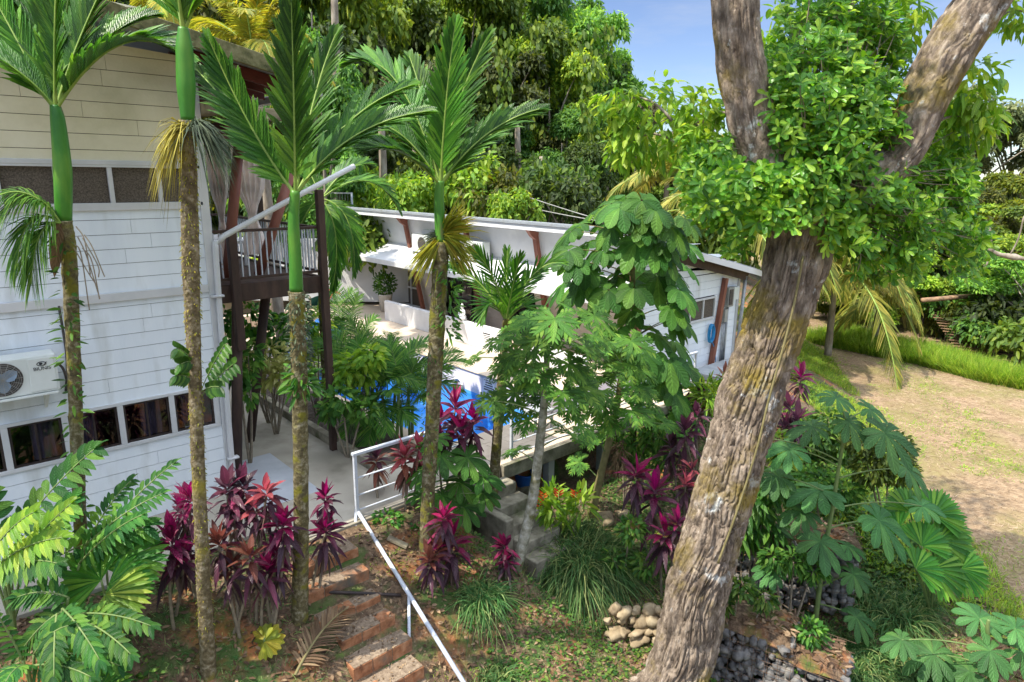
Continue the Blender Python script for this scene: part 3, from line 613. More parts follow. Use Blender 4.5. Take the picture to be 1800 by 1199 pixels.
for x, y, z0, z1, w_ in ((.56, BY0-.06, 2.2, BZ+.86, .13), (BX1+.06, BY0-.02, .0, 4.75, .12), (BX1+.05, 3.0, 2.9, 4.7, .1), (.95, BY1, 3.2, 5.6, .1)):
    mb = MB(); mb.box((x-w_/2, y-w_/2, z0), (x+w_/2, y+w_/2, z1)); mb.build('post', 'dark_wood', bal, bevel=.01)
for a_, b_ in (((.70, 1.2, 3.26), (1.10, 1.2, 5.5)), ((1.28, 1.3, 3.26), (2.0, 1.3, 5.0)), ((.30, .45, .0), (.62, .60, 2.95)), ((1.1, 1.9, .0), (1.45, 1.4, 3.0))):
    mb = MB(); mb.tube([a_, b_], .085, 12); mb.build('column', 'brown' if a_[2] > 1 else 'dark_wood', bal, smooth=True)
def curtain(x0, x1, y, z0, z1, label):
    zs = np.linspace(0, 1, 26); xs = np.linspace(-1, 1, 40); v = []
    for t in zs:
        wd = 1-.68*math.exp(-((t-.62)/.16)**2)*1.0; wd = wd*(1 if t < .62 else .62+.1*t); wd = max(wd, .26)
        for s_ in xs: v.append(((x0+x1)/2+(x1-x0)/2*wd*s_, y+.045*math.sin(s_*17)*(.4+wd), z1+(z0-z1)*t))
    mb = MB(); i = np.arange(26*40).reshape(26, 40); mb.add(v, np.stack([i[:-1, :-1], i[1:, :-1], i[1:, 1:], i[:-1, 1:]], -1).reshape(-1, 4))
    o = mb.build('curtain', 'voile', smooth=True, origin=((x0+x1)/2, y, z1)); tag(o, label, 'curtain', 'veranda curtains')
curtain(1.1, 1.62, 1.55, 3.6, 5.56, 'wider white curtain tied at its waist on the balcony'); curtain(.75, 1.05, 1.75, 3.5, 5.56, 'narrow white curtain tied back close to the house wall on the balcony')
mb = MB(); mb.box((.95, 2.6, 3.70), (1.7, 4.2, 3.76)); 
for x in (1.0, 1.6):
    for y in (2.7, 4.1): mb.box((x, y, 3.26), (x+.05, y+.05, 3.7))
tag(mb.build('table', 'trim', bevel=.01), 'white table standing on the balcony floor', 'table')
# ------------------------------------------------------------------ bungalow with slanted front (runs along y)
bg_ = thing('pool_bungalow', 'low white bungalow with slanted front wall and brown posts behind the pool', 'house', (9.8, 5, 0))
V0, V1 = -1.02, 11.0
fu = lambda z: 9.76-.235*z                      # front plane leans outwards
roofz = lambda u: 3.80-.222*(u-8.4)
FL = .5
doors = [(8.25, 10.05, 2.5), (5.15, 7.0, 2.5), (2.55, 3.9, 2.5)]
def fpanel(mb, y0, y1, z0, z1, th=.1):
    mb.poly([(fu(z0), y0, z0), (fu(z0), y1, z0), (fu(z1), y1, z1), (fu(z1), y0, z1)], (th, 0, .02))
mb = MB(); fpanel(mb, V0, V1, 2.62, roofz(9.0)-.04); mb.build('upper_wall', 'white_render', bg_)
mb = MB(); ys = [V0]
for a_, b_, h_ in sorted(doors): ys += [a_, b_]
ys.append(V1)
for i in range(0, len(ys), 2):
    for k_ in range(12):
        z0, z1 = .3+k_*.1917, .3+(k_+1)*.1917-.006; fpanel(mb, ys[i], ys[i+1], z0, z1)
for a_, b_, h_ in doors: fpanel(mb, a_, b_, 2.5, 2.61)
mb.build('front_wall', 'warm_render', bg_)
def door(a_, b_, h_, mat_f, mat_g, ncol):
    f = MB(); x = 9.74; w_ = .07
    for k_ in range(ncol+1): y = a_+(b_-a_)*k_/ncol; f.box((x, y-w_/2, FL), (x+.06, y+w_/2, h_+.1))
    for z in (FL+.02, 1.15, 1.75, h_): f.box((x+.005, a_+.036, z), (x+.055, b_-.036, z+.06))
    fo = f.build('door', mat_f, bg_, bevel=.005)
    p = MB(); p.box((x+.025, a_, FL), (x+.035, b_, h_)); p.build('pane', mat_g, fo)
    hd = MB(); hd.tube([(x-.03, (a_+b_)/2+.06, 1.35), (x-.03, (a_+b_)/2+.06, 1.6)], .012, 6); hd.build('handle', 'galv', fo)
door(8.3, 10.0, 2.45, 'trim', 'screen', 2); door(5.2, 6.95, 2.45, 'frame_dark', 'glass', 3); door(2.6, 3.85, 2.45, 'frame_dark', 'glass', 2)
mb = MB(); mb.box((9.72, 10.0, FL), (9.80, 10.14, 2.6)); mb.build('jamb', 'brown', bg_)
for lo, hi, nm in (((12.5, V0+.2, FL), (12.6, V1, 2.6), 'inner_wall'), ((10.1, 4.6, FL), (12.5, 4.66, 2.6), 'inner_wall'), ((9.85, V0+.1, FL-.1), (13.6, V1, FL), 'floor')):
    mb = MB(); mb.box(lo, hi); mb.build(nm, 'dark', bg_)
# posts and brackets
PV = [10.72, 7.92, 4.82, 1.95, V0-.06]
for y in PV:
    mb = MB(); a_ = np.array((fu(FL)-.06, y, FL-.3)); b_ = np.array((fu(roofz(8.95))-.06, y, roofz(8.95)-.05))
    mb.poly([a_, a_+(0, .14, 0), b_+(0, .14, 0), b_], (-.11, 0, 0)); p_ = mb.build('post', 'brown', bg_, bevel=.006)
    mb = MB(); z = roofz(8.5)-.05; mb.poly([(8.45, y-.01, z), (fu(3.6)-.06, y-.01, roofz(8.95)-.06), (fu(3.45)-.12, y-.01, 3.40), (fu(3.55)-.3, y-.01, 3.52)], (0, .13, 0)); mb.build('bracket', 'brown', p_, bevel=.004)
# canopy over the doors
mb = MB(); mb.poly([(8.0, V0-.2, 2.32), (9.12, V0-.2, 2.72), (9.12, V0-.2, 2.78), (8.0, V0-.2, 2.37)], (0, V1+.9-V0, 0)); mb.build('canopy', 'roof_white', bg_, bevel=.006)
mb = MB(); mb.box((7.965, V0-.22, 2.24), (7.996, V1+.72, 2.385)); mb.box((8.0, V0-.235, 2.24), (9.3, V0-.203, 2.33)); mb.build('canopy_edge', 'trim', bg_)
# roof
RV0, RV1 = -1.42, 11.5
mb = MB(); mb.poly([(8.4, RV0, roofz(8.4)), (14.15, RV0, roofz(14.15)), (14.15, RV0, roofz(14.15)+.05), (8.4, RV0, roofz(8.4)+.05)], (0, RV1-RV0, 0))
for y in np.arange(RV0+.1, RV1, .3): mb.poly([(8.4, y, roofz(8.4)+.052), (14.15, y, roofz(14.15)+.052), (14.15, y, roofz(14.15)+.075), (8.4, y, roofz(8.4)+.075)], (0, .05, 0))
mb.build('roof', 'roof_metal', bg_)
mb = MB(); mb.box((8.345, RV0-.02, roofz(8.4)-.10), (8.396, RV1+.02, roofz(8.4)+.045)); mb.build('fascia', 'roof_white', bg_)
mb = MB(); mb.box((8.30, RV0-.03, roofz(8.4)+.05), (8.39, RV1+.03, roofz(8.4)+.075)); mb.box((8.32, RV0-.03, roofz(8.4)+.08), (8.45, RV1+.03, roofz(8.4)+.12)); mb.build('roof_edge', 'roof_metal', bg_)
mb = MB(); mb.poly([(8.4, RV0-.035, roofz(8.4)-.12), (14.2, RV0-.035, roofz(14.2)-.12), (14.2, RV0-.035, roofz(14.2)+.03), (8.4, RV0-.035, roofz(8.4)+.03)], (0, .03, 0)); mb.build('rake_board', 'roof_white', bg_)
mb = MB(); mb.poly([(8.5, RV0+.0, roofz(8.5)-.03), (14.1, RV0+.0, roofz(14.1)-.03), (14.1, RV0+.0, roofz(14.1)-.005), (8.5, RV0+.0, roofz(8.5)-.005)], (0, 12.6, 0)); mb.build('soffit', 'trim', bg_)
mb = MB(); mb.poly([(9.1, -1.2, roofz(9.1)-.30), (13.95, -1.2, roofz(13.95)-.30), (13.95, -1.2, roofz(13.95)-.04), (9.1, -1.2, roofz(9.1)-.04)], (0, .09, 0)); mb.build('end_beam', 'dark_wood', bg_, bevel=.006)
# gable end wall, boarded, with a window strip
mb = MB(); GU1 = 13.72
boards(mb, (9.4, V0), (GU1, V0), -.2, 3.6, [(1.35, 3.15, 1.40, 1.93)], pitch=.2, seed=21, rake=lambda s: roofz(9.4+s)-.06)
mb.build('end_wall', 'paint_white', bg_)
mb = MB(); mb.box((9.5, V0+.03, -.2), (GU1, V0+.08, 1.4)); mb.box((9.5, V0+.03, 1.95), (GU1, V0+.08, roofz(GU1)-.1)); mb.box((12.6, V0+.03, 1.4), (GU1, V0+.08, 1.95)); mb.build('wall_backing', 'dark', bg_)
mb = MB(); boards(mb, (GU1, V0), (GU1, V1), -.2, 2.6, [], out=(1, 0, 0), seed=22); mb.build('rear_wall', 'paint_white', bg_)
mb = MB(); mb.box((GU1-.04, V0-.05, -.2), (GU1+.06, V0+.03, roofz(GU1)-.3)); mb.build('corner_trim', 'trim', bg_)
f = MB(); x0, x1, z0, z1 = 10.75, 12.55, 1.42, 1.92
for lo, hi in (((x0, V0-.06, z0-.05), (x1, V0, z0)), ((x0, V0-.06, z1), (x1, V0, z1+.05))): f.box(lo, hi)
for m_ in (x0, 11.36, 11.96, x1-.04): f.box((m_, V0-.058, z0+.001), (m_+.045, V0, z1-.001))
fo = f.build('window', 'trim', bg_, bevel=.004)
for a_, b_ in ((x0+.05, 11.355), (11.41, 11.955), (12.01, x1-.045)): p = MB(); p.box((a_, V0-.02, z0), (b_, V0-.012, z1)); p.build('pane', 'screen', fo)
mb = MB(); mb.bar((12.52, V0-.09, .02), (12.9, V0-.09, 2.42), .13, .12, up=(0, 1, 0)); mb.build('post', 'brown', bg_, bevel=.008)
mb = MB(); mb.tube([(13.8, V0-.12, .0), (13.85, V0-.15, 2.4)], .05, 10); mb.build('downpipe', 'galv', bg_, smooth=True)
# things on the bungalow
bx = thing('meter_box', 'grey electrical meter boxes with conduits on the bungalow end wall', 'meter box', (13.15, V0-.1, 1.8))
mb = MB(); mb.box((13.0, V0-.17, 1.62), (13.28, V0-.035, 2.16)); mb.build('cabinet', 'box_grey', bx, bevel=.01)
mb = MB(); mb.box((13.32, V0-.15, 1.78), (13.58, V0-.035, 2.14)); mb.build('meter', 'ac', bx, bevel=.01)
mb = MB(); mb.box((13.03, V0-.19, 1.68), (13.2, V0-.171, 2.1)); mb.build('door', 'ac_dark', bx)
mb = MB(); mb.box((12.96, V0-.13, 1.2), (13.12, V0-.035, 1.56)); mb.build('switch_box', 'box_grey', bx, bevel=.01)
mb = MB()
for x in (13.02, 13.1, 13.2): mb.tube([(x, V0-.06, .05), (x, V0-.06, 1.2+(x > 13.15)*.42)], .02+.012*(x > 13.15), 7)
mb.build('conduit', 'galv', bx, smooth=True)
mb = MB()
for k_ in range(7):
    t = np.linspace(0, 2*np.pi, 30); ox = R_(-.015, .015); mb.tube(np.stack([12.38+ox+(.10+R_(-.012, .012))*np.cos(t), V0-.07-.012*k_+0*t, .98+(.24+R_(-.02, .02))*np.sin(t)], 1), .014, 6, False)
mb.tube(spline([(12.42, V0-.1, .8), (12.6, V0-.12, .5), (12.72, V0-.12, .1)], 10), .012, 6); tag(mb.build('garden_hose', 'hose', origin=(12.38, V0-.1, 1), smooth=True), 'coiled blue garden hose hanging beside the slanted post', 'hose')
for y, lab in ((6.95, 'white air conditioner on the canopy close behind the tall palm'), (4.35, 'white air conditioner on the canopy above the dark doors')):
    a_ = thing('air_conditioner', lab, 'air conditioner', (8.75, y, 2.66), 'air conditioners on the canopy')
    mb = MB(); mb.box((8.62, y-.42, 2.68), (8.92, y+.42, 3.22)); mb.build('casing', 'ac', a_, bevel=.02)
    mb = MB(); v = [(8.612, y-.12, 2.95)]+[(8.612, y-.12+.21*math.cos(t), 2.95+.21*math.sin(t)) for t in np.linspace(0, 2*np.pi, 30)]; mb.add(v, [(0, i, i+1) for i in range(1, 30)]); mb.build('fan_grille', 'ac_dark', a_)
    mb = MB(); mb.box((8.6, y-.38, 2.60), (8.9, y-.34, 2.68)); mb.box((8.6, y+.34, 2.60), (8.9, y+.38, 2.68)); mb.build('foot', 'galv', a_)
mb = MB(); mb.bar((fu(2.1)-.03, 10.35, 2.05), (fu(2.3)-.03, 10.35, 2.3), .03, .05); mb.box((fu(2.2)-.12, 10.3, 2.2), (fu(2.2)-.02, 10.4, 2.24)); tag(mb.build('wall_lamp', 'frame_dark'), 'small dark wall lamp left of the glazed white doors', 'lamp')
# low white wall between veranda and pool, two notices, statue
mb = MB(); mb.box((7.84, 2.1, LZ+.001), (7.99, 7.85, 1.12)); tag(mb.build('parapet_wall', 'white_render', bevel=.015), 'low white wall between the pool ledge and the bungalow doors', 'wall')
mb = MB(); mb.box((7.9, -.6, LZ+.001), (8.02, 1.5, .98)); tag(mb.build('parapet_wall', 'white_render', bevel=.015), 'low white wall half hidden by the papaya leaves', 'wall')
def sign(x, y0, y1, z0, z1, rows, label):
    s = thing('notice', label, 'sign', (x, (y0+y1)/2, z0), 'notices by the pool')
    mb = MB(); mb.box((x-.012, y0, z0), (x-.002, y1, z1)); mb.build('sheet', 'sign', s)
    mb = MB(); h = (z1-z0); r = np.random.default_rng(int(y0*100))
    for zc, th, a_, b_ in rows:
        y = y1-(y1-y0)*a_; ye = y1-(y1-y0)*b_
        while y > ye+.01:
            wl = r.uniform(.012, .035); mb.box((x-.016, max(ye, y-wl), z0+h*zc-h*th/2), (x-.0125, y, z0+h*zc+h*th/2)); y -= wl+.007
    mb.build('lettering', 'ink', s)
sign(7.84, 2.62, 2.96, .70, .98, [(.88, .13, .05, .93), (.68, .07, .05, .93), (.52, .07, .15, .85), (.36, .07, .2, .8), (.16, .04, .05, .9)], 'white notice with black heading on the low veranda wall')
sign(LX0, .72, 1.12, .10, .42, [(.9, .05, .05, .95), (.74, .08, .2, .8), (.56, .08, .15, .85), (.38, .08, .05, .95), (.2, .1, .05, .95)], 'white notice with lines of text on the lilac pool wall')
bd = MB(); c = np.array((7.92, 3.95, 1.12))
bd.lathe(c, [(.0, 0), (.13, 0), (.14, .03), (.12, .05), (.0, .05)]); bd.ball(c+(0, 0, .10), (.10, .15, .06)); bd.ball(c+(.01, 0, .21), (.075, .095, .12)); bd.ball(c+(0, 0, .385), (.05, .05, .065)); bd.ball(c+(.005, 0, .455), (.022, .022, .025)); bd.tube([c+(0, 0, .29), c+(0, 0, .35)], .025, 8)
for s_ in (-1, 1): bd.tube(spline([c+(.0, s_*.09, .27), c+(-.02, s_*.13, .18), c+(-.08, s_*.03, .12)], 8), .022, 8); bd.tube(spline([c+(0, s_*.12, .08), c+(-.06, s_*.12, .07), c+(-.09, s_*-.03, .07)], 8), .035, 8)
tag(bd.build('seated_statue', 'statue', smooth=True, origin=c), 'small white cross-legged statue sitting on the low veranda wall', 'statue')
mb = MB(); cc = (PX1-.03, 2.05, -.12); mb.tube([(cc[0], cc[1]+.16*math.cos(t), cc[2]+.16+.16*math.sin(t)) for t in np.linspace(-.3, 4.0, 14)], .035, 8); tag(mb.build('water_spout', 'statue', smooth=True), 'white curved water spout on the pool wall', 'spout')
# stool by the pool
st = thing('step_stool', 'pale blue-grey stool standing on the sunlit pool deck', 'stool', (5.75, -1.25, 0))
mb = MB(); mb.box((5.5, -1.45, .36), (6.05, -1.1, .42)); mb.build('seat', 'slab', st, bevel=.02)
for x, y in ((5.53, -1.42), (6.0, -1.42), (5.53, -1.14), (6.0, -1.14)): mb = MB(); mb.bar((x+(.04 if x < 5.7 else -.02)*0, y, 0), (x, y, .36), .05, .05); mb.build('leg', 'slab', st, bevel=.01)
# planter by the end of the low wall
pt = thing('potted_plant', 'round leafy plant in a pale pot at the end of the low wall', 'plant', (8.6, 9.0, .5))
mb = MB(); mb.lathe((8.6, 9.0, .5), [(.02, 0), (.17, 0), (.24, .55), (.26, .6), (.21, .6), (.18, .5), (.0, .5)], 18); mb.build('pot', 'clay', pt, smooth=True)
mb = MB(); n = 700; d = nrm(rng.normal(size=(n, 3))); P = np.array((8.6, 9.0, 1.45))+d*R_(.15, .38, (n, 1))*(1, 1, 1.1); mb.leaves(P, d+rng.normal(size=(n, 3))*.5+(0, 0, .3), rng.normal(size=(n, 3))+(0, 0, 1), R_(.07, .14, n), .05, OVAL); mb.build('foliage', 'bush', pt)
# green shade net behind
tn = thing('shade_net', 'dark green shade net slung between poles beyond the pool', 'net', (8, 10.8, .3))
mb = MB(); n1, n2 = 24, 10; v = []
for i in range(n1):
    for j in range(n2):
        s_, t = i/(n1-1), j/(n2-1); x = 6.9+2.7*s_; zt = .85+1.1*s_**1.5; v.append((x, 11.6-.5*t+.06*math.sin(i*1.1+j*.6), .15+(zt-.15)*t+.04*math.sin(i*2.1)*(1-t)))
idx = np.arange(n1*n2).reshape(n1, n2); mb.add(v, np.stack([idx[:-1, :-1], idx[1:, :-1], idx[1:, 1:], idx[:-1, 1:]], -1).reshape(-1, 4)); mb.build('net', 'tarp', tn, smooth=True)
for x, h in ((6.9, .9), (9.6, 2.0)): mb = MB(); mb.tube([(x, 11.1, .0), (x, 11.1, h)], .03, 8); mb.build('pole', 'grey_wood', tn)
# blue loungers and white picket beside the bed, low stone planter wall further back
for i, y in enumerate((6.4, 7.5)):
    t = thing('pool_lounger', ['blue sun lounger half hidden by the feather palms, nearer the camera', 'blue sun lounger half hidden by the feather palms, farther along the deck'][i], 'lounger', (4.4, y, 0), 'loungers beyond the pool')
    mb = MB(); mb.box((3.8, y, .30), (5.1, y+.6, .36)); mb.build('seat', 'blue_plastic', t, bevel=.02)
    mb = MB(); mb.poly([(5.1, y, .30), (5.1, y, .36), (5.65, y, .80), (5.68, y, .75)], (0, .6, 0)); mb.build('backrest', 'blue_plastic', t, bevel=.01)
    for x in (3.9, 5.0):
        for yy in (y+.05, y+.5): mb = MB(); mb.box((x, yy, 0), (x+.05, yy+.05, .3)); mb.build('leg', 'trim', t)
w2 = MB(); w2.box((3.5, 10.9, 0), (8.2, 11.2, .55)); tag(w2.build('garden_wall', 'deck_tan', bevel=.02), 'low sandy retaining wall at the far end of the pool terrace', 'wall')
w2 = MB(); w2.box((-3, 14.0, 0), (7.5, 14.3, .9)); tag(w2.build('garden_wall', 'deck_tan', bevel=.02), 'sandy retaining wall seen under the balcony', 'wall')
mb = MB(); p_ = hit(592, 520, 1, 9.5); mb.box((p_[0]-.1, 9.4, 0), (p_[0]+.1, 9.6, p_[2]-.1)); mb.box((p_[0]-.28, 9.2, p_[2]-.1), (p_[0]+.28, 9.8, p_[2]-.04)); 
# ------------------------------------------------------------------ terrace railing (white), stair rail
rl = thing('terrace_railing', 'white metal railing along the terrace edge above the garden', 'railing', (1.2, -2.05, 0))
yr = -2.05
for x in (1.16, 3.25, 4.3, 6.1, 8.2, 10.2): mb = MB(); mb.box((x-.025, yr-.025, -.02), (x+.025, yr+.025, .985)); mb.build('post', 'rail', rl, bevel=.004)
for x0, x1 in ((1.12, 3.29), (4.26, 10.24)):
    mb = MB(); mb.box((x0, yr-.035, .987), (x1, yr+.035, 1.03)); mb.build('top_rail', 'rail', rl, bevel=.004)
    for z in (.62, .34, .10): mb = MB(); mb.tube([(x0+.03, yr, z), (x1-.03, yr, z)], .013, 6); mb.build('mid_rail', 'rail', rl)
hr = thing('stair_handrail', 'long sloping white pipe handrail down the garden steps', 'handrail', (1.16, -2.05, 0))
e1 = hit(812, 1195, 0, .97); s1 = np.array((1.17, -2.0, .10)); e2 = s1+(e1-s1)*1.18
mb = MB(); mb.tube([s1, e2], .03, 10); mb.build('pipe', 'rail', hr, smooth=True)
q = s1+(e1-s1)*.55; g_ = hit(719, 1116, 0, .78); mb = MB(); mb.tube([q, g_-Z*.12], .022, 8); mb.build('support', 'rail', hr, smooth=True)
mb = MB(); mb.tube([s1, (1.0, -2.25, gz(1.0, -2.25)-.1)], .025, 8); mb.build('support', 'rail', hr, smooth=True)
# brick steps
stp = thing('brick_steps', 'laterite brick steps descending through the garden slope', 'steps', (.35, -3.4, -.5))
sv = [-2.72, -3.04, -3.38, -3.70, -4.02, -4.33, -4.65, -4.97]; szz = [-.06, -.24, -.45, -.60, -.78, -.98, -1.17, -1.36]
for i in range(8):
    y, z = sv[i], szz[i]; xl, xr = -.10+R_(-.06, .06), .76+R_(-.04, .05); n = 3
    mb = MB(); xs = [xl, xl+.27+R_(-.03, .03), xl+.54+R_(-.03, .03), xr]
    for k_ in range(n): mb.box((xs[k_]+.004, y, z-.42), (xs[k_+1]-.004, y+.19+R_(-.01, .01), z-.012+R_(-.008, .008)))
    s_ = mb.build('step', 'brick', stp, bevel=.012)
    mb = MB(); mb.box((xl+.02, y+.01, z-.3), (xr-.02, y+.42, z-.008))
    mb.build('tread', 'step_top', s_)
# concrete steps from the terrace
cs = thing('concrete_steps', 'short flight of stained concrete steps below the terrace opening', 'steps', (3.65, -2.6, -.6))
for i in range(5):
    mb = MB(); mb.box((3.33, -2.22-.3*(i+1), -1.7), (4.0+.06*i, -2.204-.3*i, -.16-.19*i)); mb.build('step', 'old_concrete', cs, bevel=.02)
mb = MB(); mb.box((3.15, -3.2, -1.6), (3.32, -2.2, -.35)); mb.build('side_wall', 'old_concrete', cs, bevel=.02)
# plank and dead frond
a_ = gpx(682, 950); b_ = gpx(716, 966); mb = MB(); mb.bar(a_+(0, 0, .05), b_+(0, 0, .05), .1, .04); tag(mb.build('plank', 'grey_wood', bevel=.004), 'grey weathered plank lying in the grass beside the handrail', 'plank')
a_ = gpx(560, 1045); b_ = gpx(705, 1052); mb = MB(); mb.tube(spline([a_+(0, 0, .04), (a_+b_)/2+(0, 0, .05), b_+(0, 0, .05)], 12), .022, 7); tag(mb.build('hose_pipe', 'frame_dark', smooth=True), 'black pipe lying across the brick steps', 'pipe')
# ------------------------------------------------------------------ stone work
def gabion(name, label, c0, L_, W_, H_, ang, seed, mat='stone_grey'):
    g = thing(name, label, 'stone wall', c0, 'stone retaining walls'); r = np.random.default_rng(seed)
    R = np.array([[math.cos(ang), -math.sin(ang), 0], [math.sin(ang), math.cos(ang), 0], [0, 0, 1]]); mb = MB(); s = .105; k_ = 0
    for i in range(int(L_/s)+1):
        for h in range(int(H_/s)+1):
            for j in range(int(W_/s)+1):
                if 0 < j < int(W_/s) and h < int(H_/s) and 0 < i < int(L_/s): continue
                if r.uniform() < .06 and h >= int(H_/s): continue
                p = np.array((i*s-L_/2+(h % 2)*.05, j*s-W_/2+(h % 3)*.03, h*s*.94-H_))+r.uniform(-.04, .04, 3); k_ += 1; q_ = r.uniform(.6, 1.25)
                mb.ball(R @ p+np.array(c0), r.uniform(.045, .085, 3)*q_, 7, 6, 1.0, k_)
    mb.build('stones', mat, g, smooth=True)
    tp_ = MB(); n = 260; P = np.stack([r.uniform(-L_/2, L_/2, n), r.uniform(-W_/2, W_/2, n), np.full(n, .075)], 1) @ R.T+c0; az = r.uniform(0, 6.28, n); tp_.leaves(P, np.stack([np.cos(az), np.sin(az), r.uniform(-.1, .3, n)], 1), Z+r.normal(size=(n, 3))*.4, r.uniform(.06, .17, n), r.uniform(.02, .06, n), OVAL, .1); tp_.build('dry_leaves', 'litter', g)
    sl_ = MB(); nx_, ny_ = 14, 8; gx, gy = np.meshgrid(np.linspace(-L_/2-.03, L_/2+.03, nx_), np.linspace(-W_/2-.03, W_/2+.03, ny_), indexing='ij'); v_ = np.stack([gx, gy, .045+.06*vnoise(np.stack([gx*5, gy*5, gx*0+seed], -1))-.16*np.maximum(np.abs(gx)/(L_/2+.03), np.abs(gy)/(W_/2+.03))**6], -1).reshape(-1, 3) @ R.T+c0; ii = np.arange(nx_*ny_).reshape(nx_, ny_); sl_.add(v_, np.stack([ii[:-1, :-1], ii[1:, :-1], ii[1:, 1:], ii[:-1, 1:]], -1).reshape(-1, 4)); sl_.build('soil_cap', 'soil', g, smooth=True)
    w_ = MB(); e = s*.62; xs = np.arange(-L_/2-e, L_/2+e, .16); zs = np.arange(-H_, e+.05, .16)
    for y in (-W_/2-e, W_/2+e):
        for x in xs: w_.bar(R @ np.array((x, y, -H_))+c0, R @ np.array((x, y, e))+c0, .004, .004)
        for z in zs: w_.bar(R @ np.array((-L_/2-e, y, z))+c0, R @ np.array((L_/2+e, y, z))+c0, .004, .004)
    for x in xs: w_.bar(R @ np.array((x, -W_/2-e, e))+c0, R @ np.array((x, W_/2+e, e))+c0, .004, .004)
    w_.build('wire_mesh', 'wire', g)
for px, py, F, l_, w_, h_, an, lab in ((1300, 1075, 8.3, 1.5, .7, 1.3, -.55, 'grey gabion of stacked stones directly right of the trunk base'), (1395, 1130, 7.9, 1.3, .6, 1.2, -.6, 'grey gabion with dry leaves on top at the bottom of the photo'), (1375, 930, 9.6, 2.2, .6, 1.1, -.2, 'shaded grey gabion behind the umbrella-leaved stem')):
    p = atF(px, py, F); gabion('gabion_wall', lab, tuple(p), l_, w_, h_, YAW-math.pi/2+an, int(px))
gw = thing('dry_stone_wall', 'low wall of rounded tan stones left of the big trunk', 'stone wall', gpx(1110, 1110))
mb = MB(); r = np.random.default_rng(4); c = gpx(1120, 1130); k_ = 0
for row in range(4):
    for i in range(6):
        p = c+RH*(i*.17-.42+row % 2*.07+r.uniform(-.03, .03))+FH*(row*.05)+np.array((0, 0, row*.13+.02)); k_ += 1; p = p+r.uniform(-.035, .035, 3); q_ = r.uniform(.7, 1.35); mb.ball(p, (r.uniform(.07, .13)*q_, r.uniform(.06, .1)*q_, r.uniform(.05, .085)*q_), 12, 8, 1.1, k_)
mb.build('stones', 'stone', gw, smooth=True)
# rocks at the slope below the terrace
for i, (px, py, s_) in enumerate(((1060, 915, .24), (1095, 905, .16), (925, 860, .3), (950, 905, .22))):
    p = gpx(px, py); mb = MB(); mb.ball(p, (s_, s_*.8, s_*.6), 14, 9, .7, i+30); tag(mb.build('rock', 'stone' if i < 2 else 'old_concrete', smooth=True), ['larger tan rock beside the leaning tan stem', 'small tan rock on the orange earth bank', 'dark rock right of the concrete steps', 'mossy dark rock below the concrete steps'][i], 'rock')
# ------------------------------------------------------------------ plant builders
def frond(ml, mr, curve, n, Lmax, Wd, a0, a1, S, rng, start=.1, lift=.35, droop=.12, rr=.02, prof=STRIP, lenp=None, jit=.05):
    t = np.linspace(start, .985, n); cs = np.linspace(0, 1, len(curve)); P = np.stack([np.interp(t, cs, curve[:, i]) for i in range(3)], 1)
    T = nrm(np.gradient(P, axis=0)); S = np.array(S, float); s = nrm(S-T*(T @ S)[:, None]); Nn = np.cross(s, T); Nn *= np.sign(Nn[:, 2:3]+1e-6) if abs(Nn[:, 2].mean()) > .25 else 1
    u = (t-start)/(1-start); a = a0+(a1-a0)*u; le = Lmax*(np.sin(np.pi*np.clip(.22+.72*u, 0, 1))**.7 if lenp is None else lenp(u))
    for sg in (-1, 1):
        aj = a+rng.normal(0, jit, n); D = T*np.cos(aj)[:, None]+(s*sg*math.cos(lift)+Nn*math.sin(lift))*np.sin(aj)[:, None]
        N = nrm(np.cross(D, T)*sg*-1+.0); N = Nn*.8+s*sg*-.5
        ml.leaves(P, D, N, le*rng.uniform(.9, 1.08, n), Wd, prof, droop*rng.uniform(.5, 1.5, n), .15)
    if mr is not None: mr.tube(curve, np.linspace(rr, rr*.25, len(curve)), 6, False)
def strands(mb, c, dirs, L_, W_, droop):
    n = len(dirs); mb.leaves(np.repeat([c], n, 0)+rng.normal(size=(n, 3))*.015, dirs, rng.normal(size=(n, 3)), L_*R_(.6, 1.1, n), W_, STRIP, droop*R_(.6, 1.3, n), .1)
def rings(mb, pts, rad, k=14, seg=60, amp=.10, per=.14):
    c = spline(pts, seg); ln = np.concatenate([[0], np.cumsum(np.linalg.norm(np.diff(c, axis=0), axis=1))]); r = np.interp(np.linspace(0, 1, seg), np.linspace(0, 1, len(rad)), rad)
    b = len(mb.v); mb.tube(c, r*(1+amp*.35*(np.abs((ln/per) % 1-.5) < .12)), k)
    v = mb.v[b]; nn = vnoise(v*11)-.5; n2 = vnoise(v*31)-.5; cc = np.repeat(c, k, 0); mb.v[b] = cc+(v-cc)*(1+amp*1.3*nn+amp*.9*n2)[:, None]
